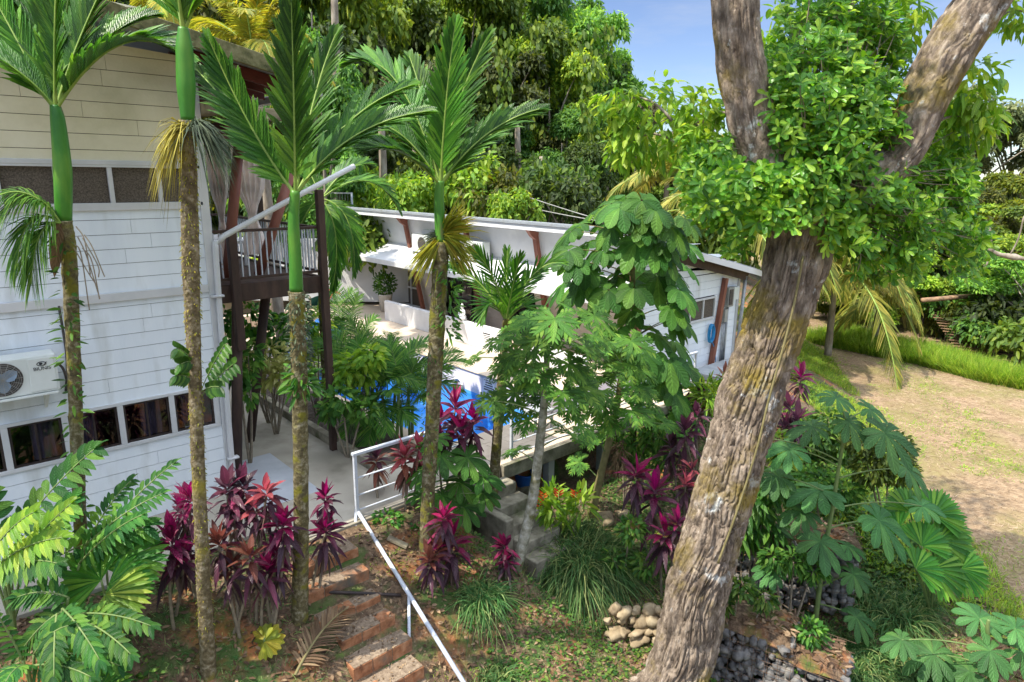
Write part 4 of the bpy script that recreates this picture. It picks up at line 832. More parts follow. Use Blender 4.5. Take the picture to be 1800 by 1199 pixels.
def areca(label, base, trunk, r0, shaft, rs, fronds, mat='palm', tmat='palm_trunk', leaf=(.52, .062, 40), moss=0, name='areca_palm', F=None, group='slender palms by the house'):
    b = gpx(*base); F = F or fdist(b); b = np.array([*atF(*base, F)[:2], 0]); b[2] = gz(b[0], b[1])
    t = thing(name, label, 'palm tree', b, group); pts = [b-(0, 0, .12)]+[atF(x, y, F) for x, y in trunk[1:]]
    mb = MB(); rings(mb, pts, r0, seg=max(40, int(20*len(pts)))); tr = mb.build('trunk', tmat, t, smooth=True)
    if moss:
        c = spline(pts, 200); n = moss; i = rng.integers(10, 195, n); d = nrm(rng.normal(size=(n, 3))*(1, 1, .4)); mm = MB(); rr = np.interp(i/199, np.linspace(0, 1, len(r0)), r0)
        mm.leaves(c[i]+d*rr[:, None]*.95, d+(0, 0, -.5), rng.normal(size=(n, 3)), R_(.012, .035, n), R_(.006, .014, n), OVAL, .5); mm.build('foliage', 'cover' if moss < 500 else 'palm_y', tr)
    if shaft:
        sp = [atF(x, y, F) for x, y in shaft]; mb = MB(); mb.tube(spline(sp, 26), np.interp(np.linspace(0, 1, 26), np.linspace(0, 1, len(rs)), rs), 16); mb.build('crownshaft', 'crownshaft', t, smooth=True)
        top = sp[-1]; ax_ = nrm(sp[0]-sp[1])
        for k_ in range(5):
            q = sp[0]+ax_*(.01+.055*k_); mb = MB(); mb.tube([q, q+ax_*.012], rs[0]*(1.02+.012*k_), 16); mb.build('leaf_scar', 'pale_ring', t, smooth=True)
    else: top = pts[-1]
    for (tx, ty, dF, mx_, my_, dm, k_) in fronds:
        tip = atF(tx, ty, F+dF); mid = atF(mx_, my_, F+dm); c = bez(top-(0, 0, .05), mid, tip, 26); T = nrm(c[-1]-c[0]); A = Z*1.0-FH*k_; S = np.cross(T, A)
        if np.linalg.norm(S) < .2: S = RH
        ml, mr = MB(), MB(); frond(ml, mr, c, leaf[2], leaf[0], leaf[1], .66, .20, nrm(S), rng, rr=.02, jit=.08, droop=.16)
        r_ = mr.build('frond', 'rachis', t, smooth=True); ml.build('leaflets', mat, r_)
    return t, top, F
# ------------------------------------------------------------------ the slender palms
P1, tp1, F1 = areca('mossy palm with green crownshaft at the left edge beside the air conditioner', (147, 1042), [(147, 1042), (140, 900), (130, 640), (121, 450), (112, 388)], [.085, .07, .07, .078, .085], [(112, 388), (110, 300), (102, 215), (97, 185)], [.08, .09, .07, .05],
    [(-30, -40, .3, 40, 90, .2, .7), (-80, 80, -.3, 25, 95, -.2, .3), (40, -170, .6, 72, 40, .4, 1.2), (110, -190, -.4, 92, 30, -.2, 1.0), (215, -90, .4, 135, 60, .3, .8), (318, 96, -.3, 205, 15, -.1, .3), (265, 30, .7, 165, 50, .5, .5), (150, -150, .9, 105, 40, .5, .9), (-40, -150, .5, 60, 60, .4, .8)], leaf=(.54, .062, 44))
P2, tp2, F2 = areca('yellow-mossed palm with swollen crownshaft in front of the house corner', (366, 1186), [(366, 1186), (352, 900), (341, 620), (335, 450), (331, 255), (330, 212)], [.085, .066, .066, .082, .068, .07], [(330, 212), (327, 150), (324, 85), (322, 48)], [.058, .082, .072, .042],
    [(240, -190, .3, 300, -60, .2, .7), (330, -280, .2, 322, -100, .2, .9), (450, -170, -.2, 360, -60, 0, .7), (395, -250, .5, 340, -80, .3, .9), (285, -240, -.5, 305, -80, -.2, .8), (420, -40, .5, 350, -70, .3, .3)], tmat='palm_trunk_moss', moss=1500)
P3, tp3, F3 = areca('palm with upright glossy fronds in front of the balcony', (526, 1086), [(526, 1086), (529, 900), (527, 700), (523, 560), (521, 512)], [.105, .088, .088, .09, .088], [(521, 512), (519, 450), (516, 390), (519, 335)], [.076, .068, .06, .05],
    [(368, 70, .1, 440, 240, .1, 1.3), (512, 5, -.2, 517, 150, -.2, 1.8), (748, 196, .1, 605, 215, .1, .8), (722, 150, .8, 600, 190, .5, .8), (590, 60, .7, 545, 170, .5, 1.5), (345, 122, .8, 420, 200, .5, .7)], leaf=(.50, .06, 46))
P4, tp4, F4 = areca('tall palm with yellow fruit stalks in front of the pool bungalow', (748, 985), [(748, 985), (752, 880), (760, 740), (769, 560), (776, 425)], [.11, .098, .098, .105, .10], [(776, 425), (773, 385), (772, 345), (774, 318)], [.075, .07, .062, .05],
    [(800, 42, -.1, 782, 170, -.1, 1.7), (858, 62, .4, 790, 190, .3, 1.5), (948, 192, .1, 850, 215, .1, .8), (905, 205, .8, 840, 250, .5, .6), (615, 112, .5, 700, 70, .4, .4), (620, 232, -.2, 690, 180, -.1, .6), (648, 262, -.7, 710, 250, -.4, .5), (720, 100, .9, 750, 180, .5, 1.0)], leaf=(.52, .06, 46), moss=250)
P5, tp5, F5 = areca('small palm with a narrow crown in front of the dark bungalow doors', (860, 955), [(860, 955), (868, 850), (880, 690), (887, 600), (890, 560)], [.095, .085, .075, .06, .055], None, None,
    [(792, 468, .2, 845, 480, .1, 1.0), (828, 440, -.2, 868, 460, -.1, 1.3), (892, 440, .3, 890, 500, .2, 1.6), (915, 450, -.3, 900, 500, -.2, 1.5), (985, 462, 0, 935, 455, 0, 1.0), (955, 478, .5, 920, 490, .3, 1.0), (850, 560, -.4, 860, 505, -.2, .4), (930, 560, -.3, 930, 515, -.2, .4)], leaf=(.40, .03, 25), tmat='palm_trunk')
b6 = down(566, 600, F4+1.5)
P6, tp6, F6 = areca('dark palm with arching fronds right behind the balcony post', (572, 640), [(572, 640), (568, 540), (566, 440), (567, 395)], [.10, .09, .08, .08], [(567, 395), (566, 370), (565, 345)], [.08, .075, .05],
    [(702, 372, .2, 655, 275, .1, .4), (622, 480, -.2, 628, 360, -.1, .4), (585, 505, -.4, 605, 400, -.3, .3), (480, 420, .1, 520, 300, .1, .4), (520, 260, .3, 545, 300, .2, .8), (650, 290, .6, 610, 280, .4, .5), (505, 480, -.3, 530, 360, -.2, .3)], leaf=(.46, .045, 44), F=13.3)
# hanging fruit stalks
def brush(par, c, n, dirv, spread, L_, mat, W_=.012, droop=.9, name='fruit_stalk'):
    mb = MB(); d = nrm(np.array(dirv, float)+rng.normal(size=(n, 3))*spread); strands(mb, c, d, L_, W_, droop); mb.build(name, mat, par)
c = atF(331, 222, F2-.09); brush(P2, c-RH*.03, 170, -RH*.7+Z*.1-FH*.2, .35, .36, 'fruit_stalk', .012, 1.5); brush(P2, c+RH*.05, 300, RH*.9+Z*.3-FH*.1, .38, .36, 'fruit_stalk_dark', .014, 1.2)
c = atF(777, 415, F4); brush(P4, c, 170, RH*.8+Z*1.1-FH*.3, .28, .62, 'palm_y', .02, .35); brush(P4, c, 120, RH*1+Z*.1-FH*.3, .22, .42, 'palm_y', .018, .5); brush(P4, c, 120, -RH*.7-Z*.7-FH*.3, .2, .55, 'palm_y', .018, .3); brush(P4, c, 110, RH*.8-Z*.7-FH*.2, .2, .55, 'palm_y', .018, .3); brush(P4, c, 60, -RH*.8+Z*.3, .25, .3, 'fruit_stalk_dark', .014, .6)
c = atF(106, 392, F1-.1)
for tip, mid in (((-12, 408), (45, 290)), ((30, 470), (40, 345)), ((55, 500), (60, 380)), ((-15, 350), (50, 310))):
    ml, mr = MB(), MB(); cv = bez(c, atF(*mid, F1-.3), atF(*tip, F1-.45), 20); frond(ml, mr, cv, 60, .34, .014, 1.0, .35, nrm(np.cross(cv[-1]-cv[0], Z-FH*.4)), rng, rr=.012, droop=.9); r_ = mr.build('fruit_stalk', 'rachis', P1, smooth=True); ml.build('strands', 'palm_clump', r_)
mb = MB(); mb.leaves([c+(0, 0, .02)], [-RH*.25-Z], [FH*-1+RH*.3], .62, .14, OVAL, 0, .5); mb.build('bract', 'litter', P1)
mb = MB()
for k_ in range(7):
    a_ = atF(R_(128, 150), R_(395, 440), F1-.08); q_ = [a_, a_+RH*R_(.02, .15)-Z*R_(.1, .3), a_+RH*R_(.02, .2)-Z*R_(.4, .75)]; mb.tube(spline(q_, 10), .006, 4, False)
for k_ in range(120):
    pass
mb.build('hanging_root', 'cane', P1)
mb = MB(); n = 150; t_ = R_(0, 1, n); c0 = np.array([atF(112+35*s_, 400+600*s_, F1-.08) for s_ in t_]); d = nrm(RH*rng.choice([-1, 1], n)[:, None]*R_(.5, 1, (n, 1))-FH*R_(0, .8, (n, 1))+rng.normal(size=(n, 3))*.4); mb.leaves(c0+d*.07, d, rng.normal(size=(n, 3)), R_(.06, .17, n), R_(.02, .05, n), OVAL, .3); mb.build('foliage', 'bush', P1)
# climbing fern on palm four and shoots on palm two / three
def climber(par, p0, p1, F, n, L_, mat='cover', rad=.13):
    mb = MB(); t_ = R_(0, 1, n); c0 = np.array([atF(p0[0]+(p1[0]-p0[0])*s_, p0[1]+(p1[1]-p0[1])*s_, F) for s_ in t_]); d = nrm(rng.normal(size=(n, 3))*(1, 1, .35)); mb.leaves(c0+d*rad*.85, d+Z*R_(-.6, .5, (n, 1)), rng.normal(size=(n, 3)), L_*R_(.5, 1.2, n), L_*.3, OVAL, .3); mb.build('foliage', mat, par)
climber(P4, (790, 460), (784, 600), F4, 200, .13, 'bush', .14); climber(P3, (524, 520), (528, 640), F3, 340, .07, 'fruit_stalk_dark', .12); climber(P3, (527, 650), (530, 690), F3, 90, .16, 'bush', .14); climber(P4, (760, 600), (752, 900), F4, 160, .07)
mb = MB(); tw = MB()
for (x0, y0), (x1, y1) in (((345, 640), (312, 612)), ((345, 670), (310, 660)), ((352, 690), (395, 605)), ((352, 700), (410, 640)), ((352, 690), (385, 680)), ((348, 640), (318, 640))):
    a_, b_ = atF(x0, y0, F2), atF(x1, y1, F2-.15); cv = bez(a_, (a_+b_)/2+Z*.05, b_, 10); tw.tube(cv, .005, 4, False); n = 7
    for s_ in (-1, 1): mb.leaves(cv[3:], nrm(b_-a_)*.6+s_*Z*.8, -FH+Z*.3, .11, .06, OVAL, .2)
o = tw.build('shoot', 'green_stem', P2); mb.build('leaves', 'bush', o)

# ------------------------------------------------------------------ lobed leaves
def plane_axes(N, ref):
    N = nrm(np.array(N, float)); a = np.array(ref, float); a = nrm(a-N*(a @ N)); return N, a, np.cross(N, a)
def radial(mb, c, N, ref, R, nl, spread, prof, wf, droop, rng, base=.0, side=False, lens=None):
    N, a, b = plane_axes(N, ref); th = np.linspace(-spread, spread, nl, endpoint=spread < 3.0); n = len(th); d = a*np.cos(th)[:, None]+b*np.sin(th)[:, None]+N*.12
    le = R*(1-.28*(np.abs(th)/np.pi)**1.5)*rng.uniform(.9, 1.06, n); P = c+d*base*R
    mb.leaves(P, d, N, le, le*wf, prof, droop*rng.uniform(.7, 1.3, n), .12)
    if side:
        for fr, ln in ((.35, .42), (.55, .4), (.74, .3)):
            for sg in (-1, 1):
                d2 = a*np.cos(th+sg*.75)[:, None]+b*np.sin(th+sg*.75)[:, None]; q = c+d*(le*fr)[:, None]; q[:, 2] -= droop*le*fr*fr
                mb.leaves(q, d2-Z*droop*fr*.8, N, le*ln, le*ln*.36, LANCE, droop*.5, .12)
def lobed_plant(name, label, cat, base, stem_px, F, leaves, R, kind, stem_r, smat, group=None, lmat=None, dF=.4, attach=None):
    b = down(*base, F) if not isinstance(base, np.ndarray) else base
    t = thing(name, label, cat, b, group); pts = [b-(0, 0, .1)]+[atF(x, y, F) for x, y in stem_px]; c = spline(pts, 40)
    mb = MB(); rings(mb, pts, stem_r, k=10, seg=50, amp=.05, per=.1); mb.build('stem', smat, t, smooth=True)
    cpx = np.array([[900+F_PX*((q-CAM) @ RT)/((q-CAM) @ FW), 599.5-F_PX*((q-CAM) @ UP)/((q-CAM) @ FW)] for q in c])
    for lf in leaves:
        x, y = lf[0], lf[1]; rr = R*(lf[2] if len(lf) > 2 else R_(.8, 1.1)); p = atF(x, y, F+R_(-dF, dF)*(.6 if len(lf) < 4 else 0)+(lf[3] if len(lf) > 3 else 0))
        j = int(np.argmin(np.hypot(cpx[:, 0]-x, (cpx[:, 1]-y-25)*1.3)+np.where(cpx[:, 1] < y-5, 20, 0))) if attach is None else attach; j = min(max(j, 4), 39); o_ = p-c[j]
        st = MB(); mid = (c[j]+p)/2+Z*.12*np.linalg.norm(o_); st.tube(bez(c[j], mid, p, 10), np.linspace(.014, .007, 10)*(R/.4)**.5, 5, False); so_ = st.build('leaf_stalk', 'green_stem' if kind != 'umbrella' else 'tan_stem', t, smooth=True)
        out = nrm(np.array([o_[0], o_[1], 0])+rng.normal(size=3)*.12*(1, 1, 0)); ml = MB()
        if kind == 'papaya': radial(ml, p, Z*.9+out*.35-FH*.35+rng.normal(size=3)*.15, out, rr, 7, 2.3, LANCE, .24, .22, rng, 0, True)
        elif kind == 'cecropia': radial(ml, p, Z*.9-FH*.35+out*.2+rng.normal(size=3)*.15, out, rr*1.08, 10, np.pi*.97, CECL, .40, .42, rng, .0)
        else: radial(ml, p, Z*.8+out*.5-FH*.3+rng.normal(size=3)*.12, out, rr, 8, 2.6, OBOV, .60, .60, rng, .05)
        ml.build('leaf', lmat or kind, so_)
    return t
pap1 = lobed_plant('papaya_tree', 'papaya tree with pale spotted trunk right of the small palm', 'tree', (905, 1040), [(918, 960), (936, 880), (950, 770), (958, 690), (962, 620)], 9.1,
    [(930, 560), (1000, 540), (1045, 555), (905, 622), (948, 660), (1000, 600), (960, 700), (868, 705), (900, 722), (1000, 722), (1020, 680), (910, 792, .8), (838, 628, .6), (985, 655), (945, 600), (895, 660), (1003, 765), (925, 640), (965, 580), (970, 740), (1015, 640), (880, 600, .8), (975, 560), (910, 580), (1030, 610), (940, 690), (990, 690), (905, 690), (955, 640), (1045, 590), (1000, 640), (1020, 750, .8), (930, 740, .8), (900, 640)], .385, 'papaya', [.10, .085, .075, .065, .05, .04], 'pale_trunk', dF=.7)
pap2 = lobed_plant('papaya_tree', 'papaya tree with leaning tan-green stem behind the grass tuft', 'tree', (1035, 925), [(1045, 880), (1062, 810), (1078, 745), (1088, 690), (1092, 640)], 11.2,
    [(1065, 640), (1092, 590), (1060, 712), (1096, 690), (1080, 662), (1112, 722), (1042, 765, .7), (1130, 690, .8), (1150, 735, .8), (1020, 812, .7), (1105, 640), (1060, 600), (1040, 660), (1125, 650, .9), (1170, 745, .7), (1080, 620), (1110, 600), (1050, 690), (1120, 680), (1070, 740, .8), (1140, 710, .8)], .44, 'papaya', [.09, .075, .065, .06, .05, .04], 'tan_stem', dF=.7)
umb = lobed_plant('umbrella_leaf_tree', 'young tree with whorls of drooping broad leaflets before the bungalow gable', 'tree', (1128, 830), [(1124, 720), (1116, 600), (1112, 480), (1106, 400), (1103, 350)], 12.4,
    [(1100, 345), (1045, 372), (1152, 368), (1128, 352), (1075, 358), (1003, 408), (1030, 430), (1182, 402), (1205, 385), (1060, 440), (1120, 425), (1150, 432), (1012, 462), (1045, 486), (990, 500), (1090, 482), (1135, 478), (1180, 476), (1205, 468), (1010, 520), (1060, 530), (1110, 545), (1160, 520), (1195, 510), (1085, 580), (1150, 585, 1.2), (1185, 600, 1.25), (1130, 620), (1165, 660, 1.2), (1185, 690, 1.1), (1200, 730, 1), (1100, 620), (1180, 560), (1075, 400), (1130, 395), (1165, 445), (1020, 395), (1062, 395), (1090, 440), (1030, 470), (1070, 510), (1115, 505), (1155, 485), (1205, 430), (1180, 540), (1035, 545, .8), (1090, 365), (1120, 375), (1200, 640, 1.1), (1150, 640, 1.1), (1195, 560, 1.1), (1085, 420), (1170, 425), (1110, 460), (1000, 440), (1025, 500), (1170, 500), (1095, 510), (1175, 630, 1.1), (1205, 670)], .40, 'umbrella', [.07, .06, .05, .045, .035, .025], 'tan_stem', dF=1.0)
cec1 = lobed_plant('cecropia', 'tall cecropia with umbrella leaves right of the big trunk', 'tree', (1436, 1075), [(1447, 985), (1462, 900), (1478, 800), (1487, 740)], 9.0,
    [(1440, 862, 1.15), (1492, 742, .9), (1428, 750, .9), (1556, 762, 1.1), (1545, 915, 1.2), (1442, 952, 1.0), (1388, 790, .9), (1358, 1002, .7), (1432, 1082, .8), (1505, 1085, .8), (1368, 838, .8), (1595, 825, .9), (1470, 700, .8), (1530, 720, .8), (1500, 1010, .7), (1620, 890, .8), (1330, 770, .7), (1410, 900, .8), (1490, 960, .7)], .39, 'cecropia', [.04, .035, .03, .025, .02], 'green_stem', dF=.5)
cec2 = lobed_plant('cecropia', 'cecropia seedling with big leaves in the bottom right corner', 'tree', (1742, 1260), [(1740, 1180), (1736, 1110), (1738, 1090)], 7.8,
    [(1722, 1088, 1), (1785, 1105, 1), (1640, 1150, 1), (1705, 1180, 1.1), (1795, 1145, 1), (1585, 1125, .7), (1740, 1145, .8)], .37, 'cecropia', [.035, .03, .025, .02], 'green_stem', dF=.3)
cec3 = lobed_plant('cecropia', 'small cecropia growing through the pink ti plants beside the tall palm', 'tree', (735, 970), [(742, 900), (756, 830), (768, 785)], 9.4,
    [(775, 802), (822, 805), (745, 828), (808, 848), (850, 838), (778, 872), (815, 892), (766, 772), (850, 868, .8), (740, 870, .8)], .34, 'cecropia', [.03, .025, .02, .015], 'cane', lmat='umbrella', dF=.3)
# ------------------------------------------------------------------ ti plants (cordyline)
def ti(label, heads, base=None, F=None, mats=('magenta', 'darkti'), size=.37):
    hx, hy = heads[0][:2]
    b = gpx(*base) if F is None else down(*base, F); F = F or fdist(b)
    t = thing('ti_plant', label, 'plant', b, 'ti plants')
    for h in heads:
        p = atF(h[0], h[1], F+(h[3] if len(h) > 3 else R_(-.25, .25))); s_ = size*(h[2] if len(h) > 2 else 1)
        cn = MB(); q0 = b+np.array((R_(-.12, .12), R_(-.12, .12), -.08)); cn.tube(bez(q0, (q0+p)/2+np.array((R_(-.1, .1), R_(-.1, .1), .0)), p, 14), np.linspace(.022, .014, 14), 7); co = cn.build('cane', 'cane', t, smooth=True)
        n = int(R_(10, 17)); s_ *= R_(.82, 1.12); az = np.arange(n)*2.4+R_(0, 6)+rng.normal(0, .25, n); el = np.linspace(1.35, .15, n)+rng.normal(0, .2, n); d = np.stack([np.cos(az)*np.cos(el), np.sin(az)*np.cos(el), np.sin(el)], 1)+np.array((R_(-.25, .25), R_(-.25, .25), 0))
        ml = MB(); ml.leaves(p+np.stack([0*az, 0*az, np.linspace(.10, -.0, n)], 1)*s_/.42+d*.02, d, Z-d*.5+rng.normal(size=(n, 3))*.15, s_*R_(.72, 1.02, n), s_*R_(.22, .31, n), LANCE, np.linspace(.05, .45, n), .3); ml.build('young_leaves', mats[0], co)
        n = 9; az = np.arange(n)*2.4+R_(0, 6); d = np.stack([np.cos(az)*.45, np.sin(az)*.45, -1+0*az], 1)
        ml = MB(); ml.leaves(p+np.stack([0*az, 0*az, np.linspace(-.22, -.34, n)], 1)*s_/.42+d*.02, d+rng.normal(size=(n, 3))*.2, Z-d*.5+rng.normal(size=(n, 3))*.4, s_*R_(.5, .95, n), s_*R_(.10, .17, n), LANCE, R_(0, .2, n), .5); ml.build('dry_leaves', 'deadti', co)
        n = int(R_(11, 18)); az = np.arange(n)*2.4+R_(0, 6); el = np.linspace(.6, -.8, n)+rng.normal(0, .25, n); d = np.stack([np.cos(az)*np.cos(el), np.sin(az)*np.cos(el), np.sin(el)], 1)
        ml = MB(); ml.leaves(p+np.stack([0*az, 0*az, np.linspace(0, -.18, n)], 1)*s_/.42+d*.02, d, Z-d*.5+rng.normal(size=(n, 3))*.2, s_*R_(.65, 1.0, n), s_*R_(.19, .29, n), LANCE, R_(.25, .7, n), .3); ml.build('old_leaves', mats[1], co)
ti('broad magenta ti plant just left of the yellow-mossed palm base', [(302, 958, 1.15), (322, 985, .8)], (295, 1100))
ti('tall narrow pink and purple ti plant behind the yellow-mossed palm', [(335, 885, .9), (322, 905, .8)], (345, 1060))
ti('tall dark ti plant with orange-tinged top leaves against the path', [(400, 868, .95), (428, 862, .9), (412, 905, .8)], (420, 1090), mats=('darkti', 'darkti'))
ti('dark ti plant with a red top leaf left of the glossy palm trunk', [(468, 872, .95), (450, 900, .8)], (462, 1095), mats=('pinkti', 'darkti'))
ti('bright pink ti plant with several heads beside the glossy palm trunk', [(498, 928, 1.0), (485, 980, .95), (470, 1010, .8)], (480, 1110), mats=('magenta', 'darkti'))
ti('dull purple ti plant low between the two palm trunks', [(385, 960, .9), (405, 1005, .8), (440, 985, .8)], (410, 1120), mats=('bronzeti', 'darkti'))
ti('single-stemmed purple ti plant by the top of the brick steps', [(572, 938, 1.05), (573, 880, .75)], (566, 1040), mats=('magenta', 'darkti'))
ti('thin reddish ti plant standing inside the railing corner', [(662, 812, .95)], (675, 880), mats=('darkti', 'bronzeti'))
ti('salmon pink ti plant against the terrace railing', [(712, 808, 1.0), (735, 790, .8)], (720, 930), mats=('pinkti', 'bronzeti'), F=9.6)
ti('large ti plant with magenta tops in front of the pool', [(800, 722, 1.2), (832, 745, 1.0), (775, 748, 1.0), (812, 770, 1.1), (770, 775, .9)], (800, 900), F=9.9)
ti('vivid magenta ti plant on the slope right of the handrail', [(795, 960, 1.25), (780, 915, .8)], (785, 1030))
ti('bronze drooping ti plant on the slope beside the vivid magenta one', [(768, 975, 1.0), (755, 990, .8)], (762, 1040), mats=('bronzeti', 'darkti'))
ti('small dark ti plant between the concrete steps and the pale papaya trunk', [(888, 965, .8), (890, 990, .7)], (890, 1030), mats=('magenta', 'darkti'))
ti('round purple ti plant left of the big trunk', [(1150, 872, 1.35), (1118, 840, 1.1)], (1145, 960), mats=('magenta', 'darkti'), F=10.0)
ti('dark ti plant with a pink centre low against the big trunk', [(1168, 945, 1.0), (1190, 925, .8)], (1172, 1010), mats=('magenta', 'darkti'), F=9.4)
ti('dark red ti plant in the thicket right below the terrace corner', [(1205, 765, 1.2), (1180, 790, 1.1), (1225, 735, 1.0)], (1205, 870), mats=('darkti', 'darkti'), F=11.2)
ti('wide dull red ti plant in front of the grey slab', [(1232, 700, 1.2), (1205, 720, 1.1), (1190, 740, 1.0)], (1225, 780), mats=('darkti', 'bronzeti'), F=12.6)
ti('tall pink-tipped ti plant at the lower end of the thicket', [(1215, 830, 1.0), (1205, 855, .9)], (1210, 920), mats=('pinkti', 'darkti'), F=10.2)
ti('orange-red rosette plant in the pot corner by the grey slab', [(1272, 668, .9)], (1270, 700), mats=('bronzeti', 'bronzeti'), F=13.0)
ti('dark red ti plant just right of the big trunk high on the bank', [(1408, 668, 1.1)], (1408, 720), mats=('magenta', 'darkti'), F=15)
ti('purple ti plant right of the big trunk below the red one', [(1388, 722, 1.2), (1400, 745, 1.1), (1380, 755, 1)], (1395, 800), mats=('darkti', 'darkti'), F=12)
ti('very dark spiky ti plant in the bed behind the glossy palm', [(572, 690, .9)], (570, 720), mats=('darkti', 'darkti'))
# ------------------------------------------------------------------ feather palm clumps by the pool
def feather(label, base, tips, F=None, L_=.34, mat='palm_clump', n=58, rr=.012, W_=.018, group='feather palm clumps by the pool', stems=5):
    b = gpx(*base) if F is None else down(*base, F); F = F or fdist(b); t = thing('feather_palm', label, 'palm', b, group)
    for k_ in range(stems):
        s0 = b+np.array((R_(-.25, .25), R_(-.25, .25), -.05)); mb = MB(); mb.tube([s0, s0+np.array((R_(-.1, .1), R_(-.1, .1), R_(.7, 1.2)))], .03, 8); mb.build('stem', 'green_stem', t, smooth=True)
    for tx, ty, dF in tips:
        tip = atF(tx, ty, F+dF); c0 = b+np.array((R_(-.2, .2), R_(-.2, .2), R_(.5, 1.0))); mid = (c0+tip)/2+Z*np.linalg.norm(tip-c0)*.42; cv = bez(c0, mid, tip, 22); ml, mr = MB(), MB(); T = nrm(cv[-1]-cv[0])
        frond(ml, mr, cv, n, L_, W_, 1.05, .5, nrm(np.cross(T, Z-FH*.35)), rng, start=.22, rr=rr, droop=.3); r_ = mr.build('frond', 'green_stem', t, smooth=True); ml.build('leaflets', mat, r_)
feather('large feather palm clump between the glossy palm and the tall palm', (668, 772), [(545, 600, .4), (575, 585, .8), (610, 565, .6), (640, 580, 1.0), (690, 600, .8), (720, 620, .5), (755, 610, .8), (560, 690, -.2), (600, 660, -.5), (690, 690, -.6), (745, 680, -.4), (765, 640, .2), (625, 600, .2), (660, 620, -.1), (720, 740, -.6), (600, 780, -.6), (580, 640, .2), (700, 640, 0), (775, 600, .5), (640, 700, -.5), (645, 800, -.7), (680, 760, -.8)], L_=.42)
feather('feather palm clump nearer the pool edge, half behind the tall palm', (700, 720), [(810, 620, .3), (790, 650, 0), (825, 640, .5), (735, 600, .8), (690, 585, 1.0), (760, 700, -.3), (810, 690, -.2), (615, 640, .3), (730, 640, 0), (680, 600, .3)], F=12.2, L_=.40)
feather('feather palm clump at the far end of the planting bed', (600, 640), [(560, 540, .3), (590, 500, .6), (630, 520, .5), (660, 560, .2), (550, 600, 0), (640, 600, -.2), (600, 560, 0), (575, 590, -.2), (670, 600, .3), (620, 510, .8)], F=16.5, L_=.5)
# yellow palms behind the near house roof
def rosette_palm(label, c, F, base_z, R, n, mat, nl=46, L_=.5, W_=.04, trunk=.12, group=None, sag=.5, name='palm_tree', cat='palm tree', up=.9):
    p = atF(*c, F); t = thing(name, label, cat, (p[0], p[1], base_z), group); mb = MB(); rings(mb, [(p[0]+.2, p[1], base_z-.1), (p[0]+.1, p[1], (base_z+p[2])/2), p], [trunk*1.2, trunk, trunk*.8], k=10, seg=40); mb.build('trunk', 'forest_bark', t, smooth=True)
    for k_ in range(n):
        az = k_*2.4+R_(-.2, .2); el = R_(-.1, 1.25) if k_ % 4 else R_(.8, 1.4); r_ = R*R_(.8, 1.1); d = np.array([math.cos(az)*math.cos(el), math.sin(az)*math.cos(el), math.sin(el)*up])
        tip = p+d*r_-Z*sag*r_*math.cos(el); mid = p+d*r_*.6+Z*.12*r_; cv = bez(p, mid, tip, 18); ml, mr = MB(), MB(); T = nrm(cv[-1]-cv[0]); s_ = np.cross(T, Z); s_ = RH if np.linalg.norm(s_) < .2 else nrm(s_)
        frond(ml, mr, cv, nl, L_, W_, 1.1, .45, s_, rng, start=.12, rr=.03*R/2, droop=.45, lift=.1); q_ = mr.build('frond', 'rachis', t, smooth=True); ml.build('leaflets', mat, q_)
    return t
rosette_palm('golden yellow palm showing above the mossy roof edge', (445, 95), 17, 0, 1.9, 20, 'palm_y', L_=.5, W_=.04, group=None)
rosette_palm('yellowish palm between the tall left palms above the roof', (300, 40), 19, 0, 2.0, 16, 'palm_y', L_=.5)
rosette_palm('palm with grey-green fronds behind the bungalow roof, left of the big tree', (1172, 318), 26, -.5, 2.6, 20, 'coco', L_=.65, W_=.05, group='coconut palms')
rosette_palm('yellow-fronded coconut palm directly behind the bungalow roof end', (1275, 395), 20.5, -.8, 3.1, 26, 'coco', L_=.8, W_=.05, group='coconut palms')
rosette_palm('coconut palm with drooping golden fronds seen left of the trunk fork', (1360, 400), 24, -1, 3.0, 20, 'coco', L_=.8, W_=.05, group='coconut palms', sag=.8)
rosette_palm('coconut palm with browning fronds right of the big trunk', (1470, 475), 25, -1.5, 3.4, 24, 'coco', L_=.9, W_=.055, group='coconut palms', sag=.9)
rosette_palm('smaller coconut palm beyond the long grass, right of the browning one', (1545, 530), 27, -1.8, 2.0, 16, 'coco', L_=.6, W_=.05, group='coconut palms', sag=.9)
rosette_palm('slender palm behind the balcony near the white table', (455, 345), 21, 0, 1.6, 14, 'palm_clump', L_=.5, W_=.045)
# ------------------------------------------------------------------ bottom left: pinnate plants and fan leaves
def pinnate(label, base, fronds, F=None, mat='pinnate', L_=.24, W_=.075, n=13, name='pinnate_plant'):
    b = gpx(*base) if F is None else down(*base, F); F = F or fdist(b); t = thing(name, label, 'plant', b, 'broad pinnate plants')
    for f in fronds:
        (ax, ay), (tx, ty), dF = f[:3]; m_ = f[3] if len(f) > 3 else mat
        c0 = atF(ax, ay, F+dF*.3); tip = atF(tx, ty, F+dF); st = MB(); st.tube(bez(b, (b+c0)/2+Z*.1, c0, 10), .014, 6)
        mid = (c0+tip)/2+Z*.12; cv = bez(c0, mid, tip, 20); st.tube(cv, np.linspace(.012, .005, 20), 6); so_ = st.build('stalk', 'green_stem', t, smooth=True)
        ml = MB(); T = nrm(cv[-1]-cv[0]); frond(ml, None, cv, n, L_, W_, 1.15, .5, nrm(np.cross(T, Z*.9-FH*.9)), rng, start=.06, prof=OVAL, droop=.35, lift=.15, lenp=lambda u: .6+.5*np.sin(np.pi*(.25+.65*u))); ml.leaves([tip], [T], [Z], L_*.8, W_, OVAL, .3); ml.build('leaflets', m_, so_)
